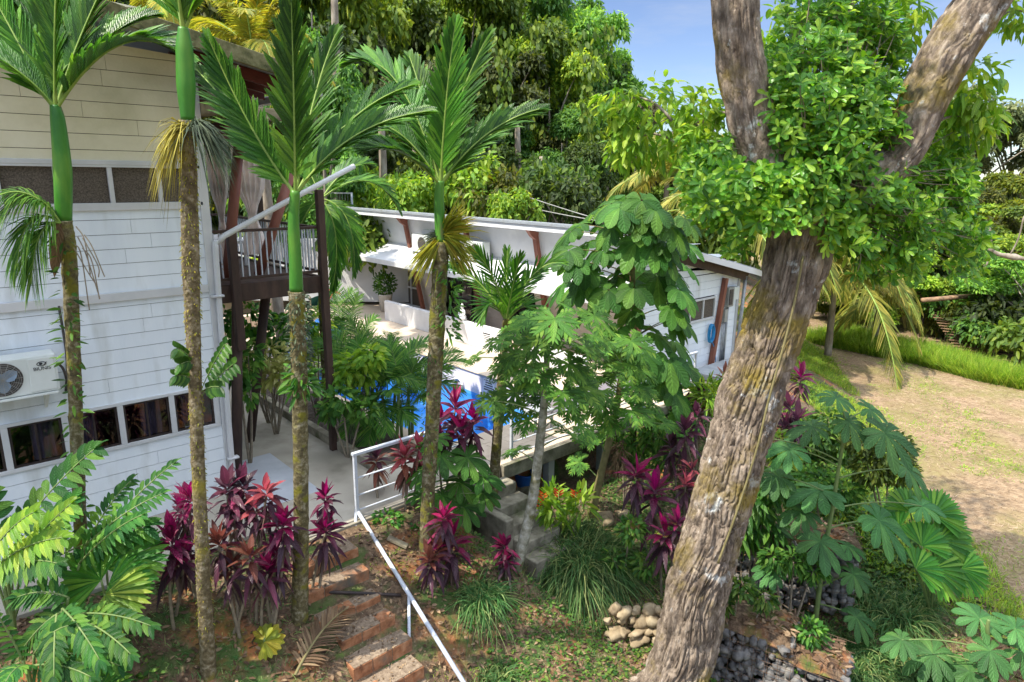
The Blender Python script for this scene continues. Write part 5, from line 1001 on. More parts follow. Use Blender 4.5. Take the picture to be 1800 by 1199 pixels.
pinnate('dark pinnate fronds standing against the lower windows at the left edge', (20, 1110), [((20, 950), (165, 790), .2), ((10, 950), (-60, 800), 0), ((60, 1000), (255, 925), .1), ((40, 1000), (130, 880), -.1)], L_=.30, W_=.10)
pinnate('pinnate plant with fronds reaching right past the mossy left palm', (120, 1120), [((160, 965), (305, 815), .3), ((150, 960), (285, 868), .1), ((150, 960), (230, 845), .4), ((140, 990), (250, 905), -.2)], L_=.17, W_=.05, n=16)
pinnate('yellow-green sunlit pinnate fronds at the left edge', (30, 1130), [((20, 1010), (125, 885), -.2, 'lime'), ((0, 990), (110, 945), -.4, 'lime'), ((10, 1000), (100, 990), -.5), ((-20, 980), (60, 900), -.3, 'lime'), ((0, 1010), (75, 960), -.3, 'lime')], L_=.22, W_=.07)
pinnate('low spreading pinnate plant in front of the mossy left palm base', (110, 1150), [((130, 1080), (265, 1100), -.5), ((120, 1070), (40, 1140), -.4), ((110, 1070), (175, 1160), -.7), ((100, 1080), (95, 1190), -.8), ((140, 1090), (230, 1150), -.7), ((120, 1050), (30, 1050), -.2)], F=6.15, L_=.17, W_=.055)
pinnate('pinnate plant at the bottom left corner over the orange earth', (60, 1230), [((40, 1160), (-20, 1060), -.2), ((60, 1150), (120, 1100), 0), ((60, 1170), (160, 1190), -.3), ((50, 1170), (10, 1199), -.4), ((80, 1150), (210, 1170), -.1)], F=5.7, L_=.15, W_=.05)
def fanplant(label, base, leaves, F=None, mat='fan_leaf', R=.42, nl=26, spread=1.45, group='fan-leaved palms'):
    b = gpx(*base) if F is None else down(*base, F); F = F or fdist(b); t = thing('fan_palm', label, 'palm', b, group)
    for lf in leaves:
        x, y, s_, dF, ang = lf[:5]; p = atF(x, y, F+dF); m_ = lf[5] if len(lf) > 5 else mat
        st = MB(); st.tube(bez(b, (b+p)/2+Z*.15, p, 10), .012, 6); so_ = st.build('leaf_stalk', 'green_stem', t, smooth=True); ml = MB()
        ref = RH*math.sin(ang)+Z*math.cos(ang)-FH*.25; N = nrm(-FH*.8+Z*.75+rng.normal(size=3)*.1); N, a_, b_ = plane_axes(N, ref); th = np.linspace(-spread, spread, nl); d = a_*np.cos(th)[:, None]+b_*np.sin(th)[:, None]; ft = np.where(np.arange(nl) % 2 == 0, 1, -1)[:, None]
        ml.leaves(np.repeat([p], nl, 0), d+N*.02*ft, N+np.cross(N, d)*.5*ft, R*s_*(1-.12*(th/spread)**2)*R_(.93, 1.05, nl), R*s_*2*spread/nl*1.25, np.array([(0, .04), (.3, .33), (.65, .72), (.85, .8), (1, .12)]), .12, .3); ml.build('leaf', m_, so_)
fanplant('fresh green fan palm right of the mossy left palm trunk', (190, 1060), [(187, 1000, 1.05, 0, .25), (178, 1020, 1.0, -.1, -.8), (190, 1030, .95, -.15, 1.3), (185, 1045, .95, -.25, 2.0, 'lime'), (175, 1005, .8, .2, -.25), (215, 985, 1.0, .1, .5)], F=6.4, R=.50)
fanplant('pleated fan palm in the bottom left foreground', (160, 1240), [(165, 1190, 1.1, 0, .9), (150, 1195, 1.0, .1, .2), (175, 1215, 1.0, -.1, 1.5), (130, 1175, .9, -.1, -.9)], F=5.75, R=.34)
fanplant('small yellowing fan seedling on the slope left of the brick steps', (465, 1140), [(468, 1125, .75, 0, .6, 'palm_y'), (468, 1125, .7, .05, -.6, 'palm_y'), (465, 1128, .7, -.05, 1.7, 'palm_y')], R=.3, nl=9)
fanplant('dense fan-leaved clump below the mown field at the right', (1650, 1010), [(1600, 900, 1, .3, .1), (1640, 905, 1.1, .2, .6), (1650, 950, 1.1, 0, 1.0), (1670, 980, 1.1, -.1, 1.5), (1620, 960, 1, -.2, .3), (1640, 1000, 1.1, -.3, 1.6), (1580, 930, 1, .1, -.5), (1690, 1000, .9, -.3, 2.0), (1610, 1000, .9, -.4, .9), (1660, 930, .9, .2, .8)], F=9.2, R=.46)
def bush(label, base, blobs, F=None, mat='bush', n=500, L_=.12, W_=.05, name='shrub', cat='shrub', group=None, prof=OVAL, stem=True, dz=.25, up=.4):
    b = gpx(*base) if F is None else down(*base, F); F = F or fdist(b); t = thing(name, label, cat, b, group); P = []; C = []
    for (x, y, rx, ry) in blobs:
        k_ = int(n*rx*ry/sum(q[2]*q[3] for q in blobs))+6; d = nrm(rng.normal(size=(k_, 3)))*rng.uniform(.45, 1, (k_, 1))**.6; s_ = F/F_PX; c = atF(x, y, F); P.append(c+RH*d[:, :1]*rx*s_+FH*d[:, 1:2]*(rx+ry)/2*s_+Z*d[:, 2:]*ry*s_); C.append(np.repeat([c], k_, 0))
    P = np.vstack(P); C = np.vstack(C); out_ = nrm(P-C+1e-6); ml = MB(); m_ = len(P); ml.leaves(P, out_+rng.normal(size=(m_, 3))*.5-Z*dz, Z*up+out_*.6+rng.normal(size=(m_, 3))*.35, L_*R_(.6, 1.15, m_), W_*R_(.8, 1.2, m_), prof, R_(.1, .5, m_))
    if stem:
        st = MB()
        for (x, y, rx, ry) in blobs: c = atF(x, y, F); st.tube(bez(b-(0, 0, .08), (b+c)/2+np.array((R_(-.1, .1), R_(-.1, .1), .1)), c, 9), np.linspace(.025, .008, 9), 6)
        st.build('stem', 'cane', t, smooth=True)
    ml.build('foliage', mat, t); return t
bush('bright green leafy shrub below the balcony beside the house corner', (470, 690), [(440, 560, 48, 28), (490, 585, 45, 30), (430, 600, 30, 28), (520, 570, 28, 26), (400, 560, 25, 22)], F=13.0, mat='bush', n=900, L_=.17, W_=.08)
bush('cream and green variegated shrub in the planting bed', (480, 690), [(470, 625, 38, 24), (490, 650, 36, 28), (460, 660, 24, 20), (510, 640, 22, 28)], F=12.4, mat='variegated', n=520, L_=.19, W_=.07)
bush('dark green shrub with thin bare stem standing on the side path', (440, 822), [(436, 625, 26, 22), (425, 650, 22, 20), (440, 690, 10, 22), (410, 655, 14, 14)], F=11.0, mat='umbrella', n=190, L_=.2, W_=.075)
bush('yellow-leaved shrub between the two slender palms in the bed', (555, 660), [(545, 600, 26, 26), (560, 570, 22, 30), (535, 640, 22, 18)], F=13.4, mat='lime', n=420, L_=.16, W_=.06)
bush('light green shrub in front of the feather palms', (630, 700), [(620, 640, 32, 24), (650, 625, 26, 20), (600, 660, 26, 22), (640, 660, 24, 16)], F=11.9, mat='lime', n=420, L_=.17, W_=.085)
bush('dark broad-leaved shrub low in the planting bed', (610, 745), [(600, 700, 28, 24), (580, 720, 18, 18), (640, 720, 24, 20)], F=11.3, mat='umbrella', n=300, L_=.16, W_=.08)
bush('low green fern bank against the walkway wall', (690, 950), [(680, 915, 34, 16), (720, 935, 30, 18), (650, 925, 22, 14)], mat='bush', n=650, L_=.10, W_=.05, F=9.2)
bush('leafy weeds beside the round purple ti plant', (1100, 960), [(1110, 930, 25, 25), (1140, 990, 35, 22), (1080, 985, 25, 18)], mat='cover', n=500, L_=.13, W_=.05, F=9.6)
bush('glossy green broad-leaved plant right of the big trunk', (1330, 900), [(1320, 880, 40, 40), (1350, 850, 30, 28), (1300, 930, 26, 34), (1350, 920, 26, 26)], F=9.4, mat='bush', n=420, L_=.26, W_=.09, prof=LANCE, dz=.5)
bush('light yellow-green fern-like plant by the right side of the trunk', (1370, 820), [(1365, 780, 22, 22), (1380, 800, 18, 14)], F=10.5, mat='lime', n=160, L_=.24, W_=.07, prof=LANCE)
bush('yellow-green sword-leaved plant left of the big trunk near the slab', (1245, 720), [(1245, 690, 26, 20), (1262, 695, 20, 20)], F=12.2, mat='lime', n=260, L_=.34, W_=.04, prof=LANCE, dz=-.6)
bush('bushy small-leaved shrub on the bank right of the cecropia', (1570, 860), [(1560, 790, 48, 40), (1530, 820, 36, 34), (1585, 830, 30, 30), (1510, 770, 30, 26)], F=10.8, mat='f_mid', n=1700, L_=.12, W_=.045)
bush('leafy shrub low on the shaded bank behind the gabions', (1450, 900), [(1430, 850, 42, 32), (1480, 860, 36, 28), (1400, 860, 28, 28)], F=11.0, mat='umbrella', n=800, L_=.17, W_=.07)
bush('green shrub thicket right of the trunk at the top of the bank', (1430, 800), [(1430, 760, 40, 30), (1460, 740, 36, 24), (1410, 790, 26, 24), (1480, 780, 30, 26)], F=13.2, mat='cover', n=1400, L_=.15, W_=.06)
bush('dark leafy thicket in front of the terrace wall', (1100, 830), [(1085, 760, 30, 20), (1120, 780, 28, 24), (1150, 760, 30, 24), (1160, 800, 24, 24)], F=12.0, mat='umbrella', n=480, L_=.17, W_=.055, prof=LANCE)
bush('dry grey hanging creeper under the terrace edge', (1095, 830), [(1090, 800, 14, 34)], F=11.2, mat='deadfrond', n=150, L_=.16, W_=.03, stem=False, dz=1)
hel = bush('orange-flowered heliconia in front of the dark space under the terrace', (995, 920), [(985, 890, 30, 28), (1020, 880, 20, 26), (965, 880, 18, 26)], F=10.3, mat='lime', n=150, L_=.36, W_=.075, prof=LANCE, dz=-.7)
for x, y in ((955, 872), (982, 868), (1012, 870), (948, 885)):
    p = atF(x, y, 10.2); fl = MB(); fl.tube([down(x, y+40, 10.3), p], .008, 5); fs = fl.build('flower_stalk', 'green_stem', hel); fl = MB(); fl.leaves(np.repeat([p], 5, 0)+Z*np.linspace(-.06, .04, 5)[:, None], np.array([RH*(1 if i % 2 else -1)+Z*.8 for i in range(5)]), -FH, .12, .035, LANCE, 0, .5); fl.build('flower', 'flower', fs)
bf = thing('ginger_flower', 'red and white striped flower beyond the feather palms', 'flower', down(586, 560, 17.5)); p = atF(586, 512, 17.5); mb = MB(); mb.tube([ORG[bf.name], p], .012, 5); mb.build('stalk', 'green_stem', bf); mb = MB(); n = 12; d = nrm(rng.normal(size=(n, 3))+Z*.3); mb.leaves(np.repeat([p], n, 0), d, rng.normal(size=(n, 3)), .24, .08, LANCE); mb.build('petals', 'redflower', bf)
# pale bottle trunks in the bed
for i, (x, y) in enumerate(((497, 690), (557, 720), (545, 650), (627, 760))):
    b = gpx(x, y); b[2] = 0; mb = MB(); rings(mb, [b-(0, 0, .1), b+(0, 0, .35), b+(.02, 0, .8)], [.085, .07, .045], k=10, seg=24, amp=.05); tag(mb.build('bottle_palm_trunk', 'pale_trunk', smooth=True, origin=b), ['pale stubby trunk under the variegated shrub', 'pale stubby trunk right behind the glossy palm', 'pale stubby trunk at the back of the bed', 'pale stubby trunk among the feather palm stems'][i], 'tree trunk', 'pale trunks in the bed')
bush('small ferny plant rooted on the gabion top right of the trunk base', (1310, 1060), [(1300, 1030, 30, 16), (1340, 1050, 24, 14), (1270, 1060, 20, 14)], mat='cover', n=420, L_=.13, W_=.045, F=8.1)
bush('leafy weeds spilling over the lowest gabion at the bottom edge', (1420, 1150), [(1425, 1110, 26, 22), (1400, 1160, 22, 20), (1450, 1150, 26, 24)], mat='bush', n=420, L_=.13, W_=.05, F=7.8)
bush('dark fern-like plants between the two larger gabions', (1400, 1010), [(1395, 985, 30, 20), (1430, 1000, 26, 20), (1360, 980, 22, 16)], mat='umbrella', n=420, L_=.15, W_=.045, prof=LANCE, F=8.8)
# ------------------------------------------------------------------ weeping grass tufts
def tuft(label, base, n, L_, spread, mat='grass_tuft', droop=.9, W_=.017, group='weeping grass tufts'):
    b = gpx(*base); mb = MB(); az = R_(0, 2*np.pi, n); el = R_(.35, 1.4, n); d = np.stack([np.cos(az)*np.cos(el), np.sin(az)*np.cos(el), np.sin(el)], 1); le = L_*R_(.5, 1.1, n)
    pr = np.stack([np.linspace(0, 1, 7), [.8, 1, 1, .9, .7, .45, .05]], 1); P = b+np.stack([R_(-.2, .2, n)*spread, R_(-.2, .2, n)*spread, 0*az-.03], 1)
    mb.leaves(P, d, rng.normal(size=(n, 3))+Z, le, W_, pr, droop*R_(.7, 1.25, n), .3); tag(mb.build('grass_tuft', mat, origin=b), label, 'grass', group)
tuft('largest weeping grass tuft left of the big trunk', (1012, 985), 5200, 1.75, 2.3); tuft('weeping grass tuft at the base of the papaya with pale trunk', (842, 1050), 1000, .85, 1.0)
tuft('grass tuft beside the handrail near the bottom edge', (868, 1190), 700, .6, .9); tuft('paler second grass tuft against the right side of the largest one', (1078, 1000), 700, .9, .9, 'grass_tuft')
tuft('shaded long grass on the bank left of the fan-leaved clump', (1560, 1060), 2200, .95, 2.4); tuft('shaded long grass at the foot of the gabions', (1480, 1150), 1900, .85, 2.2); tuft('long grass below the cecropia at the bottom right', (1620, 1180), 1700, .8, 2.4)
# dead palm frond
a_ = gpx(520, 1199)+Z*.1; b_ = gpx(612, 1100)+Z*.25; cv = bez(a_, (a_+b_)/2+Z*.25, b_, 20); ml, mr = MB(), MB(); frond(ml, mr, cv, 30, .34, .028, 1.0, .5, RH, rng, droop=.25, lift=.1); dfr = tag(mr.build('fallen_frond', 'tan_stem', origin=a_, smooth=True), 'brown fallen palm frond lying left of the brick steps', 'palm frond'); ml.build('leaflets', 'deadfrond', dfr)

# ------------------------------------------------------------------ the big tree
FT = fdist(hit(1180, 1199, 2, -1.6))
base = atF(1150, 1290, FT); base[2] = gz(base[0], base[1])
bt = thing('big_tree', 'big rough-barked leaning tree that forks into two limbs', 'tree', base)
def barktube(pts, rad, seg, k, seed, depth=.06, flare=0):
    c = spline(pts, seg); r = np.interp(np.linspace(0, 1, seg), np.linspace(0, 1, len(rad)), rad); mb = MB(); mb.tube(c, r, k, False); v = mb.v[0]; cc = np.repeat(c, k, 0)
    a_ = np.tile(np.linspace(0, 2*np.pi, k, endpoint=False), seg); ln = np.repeat(np.concatenate([[0], np.cumsum(np.linalg.norm(np.diff(c, axis=0), axis=1))]), k); rr = np.repeat(r, k)
    wob = (vnoise(np.stack([np.cos(a_)*1.5, np.sin(a_)*1.5, ln*1.3+seed], 1))-.5)*1.6
    def ridge(fr, fz, sd):
        return 1-np.abs(2*vnoise(np.stack([np.cos(a_+wob*.3)*rr*fr+sd, np.sin(a_+wob*.3)*rr*fr, ln*fz+sd*7], 1))-1)
    r1 = ridge(18, 2.3, seed); r2 = ridge(34, 6, seed+3); big = vnoise(np.stack([np.cos(a_)*1.2, np.sin(a_)*1.2, ln*.8+seed*3], 1))-.5
    fl = vnoise(np.stack([np.cos(a_)*rr*60, np.sin(a_)*rr*60, ln*24], 1))-.5; md = vnoise(np.stack([np.cos(a_)*rr*9, np.sin(a_)*rr*9, ln*4+seed], 1))-.5
    h = -(r1**4)*depth*.75-(r2**4)*depth*.42*(r1 < .9)+fl*depth*.16+md*depth*.3+big*.09*rr/.4; nv = nrm(v-cc); mb.v[0] = v+nv*h[:, None]; return mb
def bark_mat():
    m, n, o = newmat('furrowed_bark'); l = n.links.new; tcn = n.nodes.new('ShaderNodeTexCoord')
    def nz(s, st=(1, 1, 1), d=8):
        mpn = n.nodes.new('ShaderNodeMapping'); mpn.inputs['Scale'].default_value = st; l(tcn.outputs['Object'], mpn.inputs[0]); z = n.nodes.new('ShaderNodeTexNoise'); z.inputs['Scale'].default_value = s; z.inputs['Detail'].default_value = d; z.inputs['Roughness'].default_value = .65; l(mpn.outputs[0], z.inputs['Vector']); return z.outputs[0]
    r = ramp(n, [(.30, (.055, .042, .032)), (.46, (.165, .128, .098)), (.60, (.33, .265, .205)), (.76, (.47, .425, .38))]); l(nz(9, (1, 1, .45), 10), r.inputs[0]); c = r.outputs[0]
    for s, lo, hi, col in ((1.7, .60, .66, (.55, .56, .54)), (1.1, .50, .64, (.22, .165, .04)), (6, .66, .72, (.50, .50, .47)), (2.4, .60, .70, (.10, .085, .055))):
        rr = ramp(n, [(lo, (0, 0, 0)), (hi, (1, 1, 1))]); l(nz(s), rr.inputs[0]); x = n.nodes.new('ShaderNodeMix'); x.data_type = 'RGBA'; l(rr.outputs[0], x.inputs[0]); l(c, x.inputs[6]); x.inputs[7].default_value = (*col, 1); c = x.outputs[2]
    p = n.nodes.new('ShaderNodeBsdfPrincipled'); p.inputs['Roughness'].default_value = .95; p.inputs['Specular IOR Level'].default_value = .15; l(c, p.inputs['Base Color']); b = n.nodes.new('ShaderNodeBump'); b.inputs['Strength'].default_value = .9; b.inputs['Distance'].default_value = .03; l(nz(28, (1, 1, .5)), b.inputs['Height']); l(b.outputs[0], p.inputs['Normal']); l(p.outputs[0], o.inputs[0]); return m
MT['bark'] = bark_mat()
tp = [base+(-.25*RH)-(0, 0, .35), atF(1182, 1199, FT)]+[atF(x, y, FT) for x, y in ((1234, 1000), (1266, 900), (1293, 800), (1318, 700), (1351, 600), (1384, 500), (1405, 420), (1415, 370))]
tk = barktube(tp, [.46, .44, .40, .385, .38, .37, .35, .345, .37, .40], 680, 340, 1.3, .085).build('trunk', 'bark', bt, smooth=True)
l1 = [atF(1400, 410, FT), atF(1366, 330, FT), atF(1328, 240, FT-.02), atF(1306, 140, FT-.03), atF(1292, 40, FT-.04), atF(1288, -80, FT), atF(1260, -260, FT)]
barktube(l1, [.34, .29, .265, .255, .25, .24, .21], 380, 210, 4.1, .042).build('limb', 'bark', bt, smooth=True)
l2 = [atF(1420, 410, FT), atF(1490, 345, FT+.05), atF(1575, 275, FT+.1), atF(1630, 160, FT+.1), atF(1690, 55, FT+.1), atF(1765, -60, FT+.15), atF(1850, -220, FT+.2)]
barktube(l2, [.32, .28, .26, .275, .28, .26, .22], 380, 210, 8.7, .046).build('limb', 'bark', bt, smooth=True)
l3 = [atF(1420, 400, FT+.1), atF(1440, 300, FT+.5), atF(1465, 150, FT+.9), atF(1490, -30, FT+1.3)]
barktube(l3, [.26, .2, .16, .12], 90, 50, 2.7, .03).build('limb', 'bark', bt, smooth=True)
mb = MB(); vp_ = [atF(x, y, FT-.395) for x, y in ((1262, 990), (1295, 900), (1330, 790), (1352, 700), (1390, 560), (1412, 450))]; mb.tube(spline(vp_, 40), .014, 6); mb.build('vine', 'tan_stem', tk, smooth=True)
# high crown of the big tree (mostly above the picture, it shades the garden)
def canopy(mb, tw, c, r, n, L_, W_, org):
    d = nrm(rng.normal(size=(n, 3)))*rng.uniform(.2, 1, (n, 1))**.45; P = c+d*r; out_ = nrm(d+1e-6); mb.leaves(P, out_*.4+rng.normal(size=(n, 3))*.5-Z*.5, Z+rng.normal(size=(n, 3))*.4, L_*R_(.7, 1.2, n), W_, OVAL, .3); tw.tube(bez(org, (org+c)/2+Z*.3, c, 8), np.linspace(.022, .008, 8), 5)
mb, tw = MB(), MB()
tops = [(l1[-1], [(-.5, 0, 2.5), (-2.5, .5, 2.2), (1.2, -1, 3), (-1.5, -2, 2.8), (-3.5, -1.5, 3.2), (0, 2, 3)]), (l2[-1], [(.8, 0, 2), (2.5, .5, 2.2), (1, 1.8, 3), (3.2, -1, 3), (.5, -2, 3.5)])]
for o_, offs in tops:
    for q in offs: canopy(mb, tw, o_+RH*q[0]+FH*q[1]+Z*q[2], np.array((1.1, 1.1, .8)), 420, .2, .08, o_)
for (x, y, rx, ry, dF, n, L_) in ((1690, 150, 45, 60, .6, 240, .17), (1715, 215, 40, 40, .5, 160, .16), (1540, 30, 80, 50, 1.2, 420, .17), (1390, 60, 40, 70, 1.3, 220, .17), (1160, 215, 80, 40, 1.6, 380, .17), (1110, 250, 45, 26, 1.6, 170, .16), (1090, 180, 36, 26, 1.5, 130, .16), (1235, 200, 34, 50, .9, 220, .15), (1230, 260, 34, 40, .6, 180, .14), (1800, 20, 30, 50, .4, 200, .12), (1600, 250, 60, 40, 1.4, 220, .16)):
    c = atF(x, y, FT+dF); s_ = (FT+dF)/F_PX; canopy(mb, tw, c, np.array((1, 1, 1))*np.array((rx, rx, ry)).mean()*s_*1.15, n, L_, L_*.42, c+nrm(atF(1420, 300, FT)-c)*.8)
tw.build('twigs', 'forest_bark', bt, smooth=True); mb.build('crown', 'lime', bt)
# glossy shrub growing in the fork
ep = thing('perched_shrub', 'glossy green shrub growing in the fork of the big tree', 'shrub', atF(1420, 330, FT))
blobs = [(1450, 200, 105, 150, .0, 170), (1460, 210, 95, 90, -.3, 60), (1420, 110, 90, 80, .8, 60), (1310, 345, 85, 60, -.25, 80), (1290, 290, 70, 55, .3, 50), (1430, 340, 150, 60, -.35, 110), (1520, 300, 100, 100, .1, 90), (1570, 390, 110, 70, -.1, 100), (1640, 350, 70, 75, .35, 70), (1540, 90, 55, 90, .7, 60), (1265, 350, 55, 50, .1, 40), (1560, 465, 60, 28, 0, 32), (1300, 430, 26, 20, -.05, 6), (1650, 280, 60, 60, .7, 50), (1370, 200, 40, 60, .6, 40), (1480, 420, 60, 26, -.3, 22), (1230, 320, 40, 60, .5, 30), (1470, 20, 100, 60, .5, 60), (1700, 430, 45, 60, .2, 36), (1545, 190, 45, 70, .2, 40), (1690, 340, 30, 50, .3, 24)]
ml, tw = MB(), MB(); org = atF(1420, 335, FT)
for (x, y, rx, ry, dF, n) in blobs:
    for i in range(int(n*(2.9 if y < 260 else 2.0))):
        a_ = R_(0, 2*np.pi); q = math.sqrt(R_(0, 1)); p = atF(x+rx*q*math.cos(a_), y+ry*q*math.sin(a_), FT+dF+R_(-.35, .35)); ax_ = nrm(nrm(p-org)*.55-FH*.8+Z*.5+rng.normal(size=3)*.35)
        k_ = rng.integers(5, 9); az = np.arange(k_)*2.4+R_(0, 6); _, u_, w_ = plane_axes(ax_, (.3, .5, .8)); el = R_(.15, .9, k_); d = (u_*np.cos(az)[:, None]+w_*np.sin(az)[:, None])*np.cos(el)[:, None]+ax_*np.sin(el)[:, None]
        ml.leaves(p+ax_*R_(-.06, .02, (k_, 1)), d, ax_+d*-.3+rng.normal(size=(k_, 3))*.15, R_(.085, .16, k_), R_(.036, .058, k_), OBOV, R_(0, .3, k_), .22)
        if i % 5 == 0: o2 = org+(p-org)*R_(.35, .6)+rng.normal(size=3)*.08; tw.tube(bez(o2, (o2+p)/2+rng.normal(size=3)*.05, p, 6), [.009, .008, .007, .006, .005, .004], 4, False)
t2 = tw.build('twigs', 'cane', ep); ml.build('foliage', 'epi', ep)
st = MB()
for x, y in ((1330, 340), (1480, 250), (1560, 380), (1430, 230), (1620, 340), (1400, 150), (1290, 300), (1520, 150)): st.tube(bez(org-Z*.3, (org+atF(x, y, FT))/2, atF(x, y, FT+.1), 10), np.linspace(.04, .012, 10), 7)
n = 900; d = nrm(rng.normal(size=(n, 3))); P = atF(1425, 345, FT)+d*np.array((.3, .3, .22)); rt = MB(); rt.leaves(P, d+rng.normal(size=(n, 3)), rng.normal(size=(n, 3)), .22, .008, BLADE, .5); rt.build('root_mat', 'litter', ep); st.build('stem', 'cane', ep, smooth=True)
# ------------------------------------------------------------------ forest trees: a few grown ones, then copies
def crown_leaves(cl, n, L_, W_, seed, flat=.75):
    r = np.random.default_rng(seed); mb = MB()
    for (x, y, z, q) in cl:
        k_ = int(n*q*q); d = nrm(r.normal(size=(k_, 3))); d[:, 2] = np.where(d[:, 2] < -.35, -d[:, 2], d[:, 2]); rad = q*r.uniform(.55, 1.05, (k_, 1)); lump = .8+.45*vnoise(d*2.3+seed+x)[:, None]; P = np.array((x, y, z))+d*rad*lump*(1, 1, flat)
        mb.leaves(P, d*.5+r.normal(size=(k_, 3))*.6-Z*.45, d*.7+Z*.6+r.normal(size=(k_, 3))*.4, L_*r.uniform(.6, 1.2, k_), W_*r.uniform(.7, 1.2, k_), CARD if L_ > .3 else OVAL, .2, .25)
    return mb
def make_tree(name, seed, H, R, mat, n=760, L_=.29, W_=.13, low=.35, label='', cat='tree'):
    r = np.random.default_rng(seed); t = thing(name, label, cat, (0, 0, 0)); cl = []
    for i in range(26):
        f = r.uniform(low, 1); a_ = i*2.4+r.uniform(-.4, .4); prof = math.sin(math.pi*min(1, (1.04-f)/(1.04-low)*.86+.1))**.7; q = R*prof*r.uniform(.35, 1)
        cl.append((q*math.cos(a_), q*math.sin(a_), H*(f*.93), r.uniform(.16, .30)*R*1.05))
    tb = MB(); tb.tube(spline([(0, 0, -.6), (r.uniform(-.2, .2), r.uniform(-.2, .2), H*.35), (r.uniform(-.4, .4), 0, H*.8)], 14), np.linspace(.035*R+.06, .03, 14), 9)
    for c in cl[::2]: tb.tube(bez((0, 0, c[2]*.55+.2), (c[0]*.4, c[1]*.4, c[2]*.85), c[:3], 8), np.linspace(.05, .015, 8)*R/3, 5)
    tr = tb.build('trunk', 'forest_bark', t, smooth=True); cr_ = crown_leaves(cl, n, L_, W_, seed).build('crown', mat, t); return t
PROTO = {}
TREE_KIND = {'dark': ('f_dark', 11, .30), 'mid': ('f_mid', 12, .28), 'lime': ('f_lime', 13, .3), 'grey': ('f_grey', 14, .35), 'brown': ('f_olive', 15, .35), 'dark2': ('f_dark', 16, .12), 'mid2': ('f_mid', 17, .10), 'lime2': ('f_lime', 18, .08)}
def place_tree(kind, px, top, F, wide, label, group='forest trees', base_z=None, name='forest_tree'):
    mat, seed, low = TREE_KIND[kind]; p = atF(px, top, F)
    bz = base_z if base_z is not None else gz(p[0], p[1]) if D_field(p[0], p[1]) > 0 else hillz(p, px)
    if kind not in PROTO: t = make_tree(name, seed, 10, 4, mat, low=low); PROTO[kind] = t
    else: t = copy_tree(PROTO[kind])
    t.name = name; tag(t, label, 'tree', group); t.location = (p[0], p[1], bz); h = (p[2]-bz)/10; t.scale = (wide/4, wide/4, h); t.rotation_euler = (0, 0, R_(0, 6.28))
    return t
desc = {'dark': 'dark green', 'mid': 'mid green', 'lime': 'light yellow-green', 'grey': 'grey-green', 'brown': 'brownish', 'dark2': 'dark green low-branched', 'mid2': 'mid green low-branched', 'lime2': 'light green low-branched'}
front = [('lime', 372, -60, 27, 3.2, 'behind the near house roof left of the glossy palm'), ('mid', 440, -150, 33, 4.5, 'behind the golden palm above the roof'), ('dark2', 540, -120, 30, 4, 'directly behind the glossy upright palm'), ('lime', 610, -90, 34, 3.8, 'above the left end of the bungalow roof'), ('mid2', 655, -40, 38, 4.2, 'between the glossy palm and the tall palm'),
         ('dark', 560, 60, 25, 2.4, 'beside the balcony corner post'), ('lime', 735, -80, 40, 4.6, 'behind the top of the tall palm'), ('mid', 820, -70, 38, 4.6, 'just right of the tall palm top'), ('grey', 700, 60, 33, 2.8, 'half hidden behind the tall palm fronds'), ('mid2', 880, 60, 36, 3.8, 'behind the right frond of the tall palm'),
         ('lime2', 968, 70, 37, 3.6, 'brightest of the wall of trees above the bungalow roof'), ('dark2', 925, -30, 42, 4.4, 'rising left of the brightest yellow-green tree'), ('mid', 1000, -20, 44, 4.2, 'at the right edge of the forest against the sky'), ('grey', 905, -90, 47, 4.6, 'highest crown near the open sky'), ('mid', 1035, 45, 46, 3.2, 'last tall crown before the open sky'), ('dark', 1085, 112, 46, 3.4, 'lower crown just under the open sky'), ('brown', 1160, 172, 44, 3.6, 'dry crown under the sky right of the forest'), ('dark2', 1045, 160, 40, 3.4, 'below the sky behind the umbrella-leaved tree top'), ('mid2', 1120, 215, 38, 3.2, 'behind the light leaf sprays left of the big tree'), ('grey', 1215, 235, 42, 3.6, 'seen between the big tree and the dry crown'), ('dark2', 990, 190, 34, 3.0, 'shaded trunkline above the bungalow roof'), ('dark2', 860, 180, 33, 3.0, 'shaded lower crown behind the tall palm'), ('dark2', 1010, 250, 31, 2.2, 'small shaded tree above the power lines')]
for k_, px, top, F, wd, ds in front: place_tree(k_, px, top, F, wd, f'{desc[k_]} forest tree {ds}')
for k_, px, top, F, wd in (('dark2', 350, -200, 44, 5.5), ('mid', 470, -260, 48, 6), ('dark2', 590, -230, 50, 6), ('dark2', 700, -220, 52, 6), ('mid', 790, -180, 54, 6), ('dark2', 880, -150, 56, 5.5), ('dark2', 960, -60, 55, 4.5), ('dark2', 640, -160, 44, 5), ('dark2', 760, -60, 46, 4.5), ('dark2', 540, -170, 42, 5), ('dark2', 300, -160, 38, 5), ('mid', 200, -200, 40, 6), ('dark2', 1030, 110, 54, 3.5), ('dark2', 1120, 190, 52, 3.5)):
    place_tree(k_, px, top, F, wd, 'dark forest tree in the rear ranks of the hillside, mostly hidden by nearer crowns', 'rear forest trees')
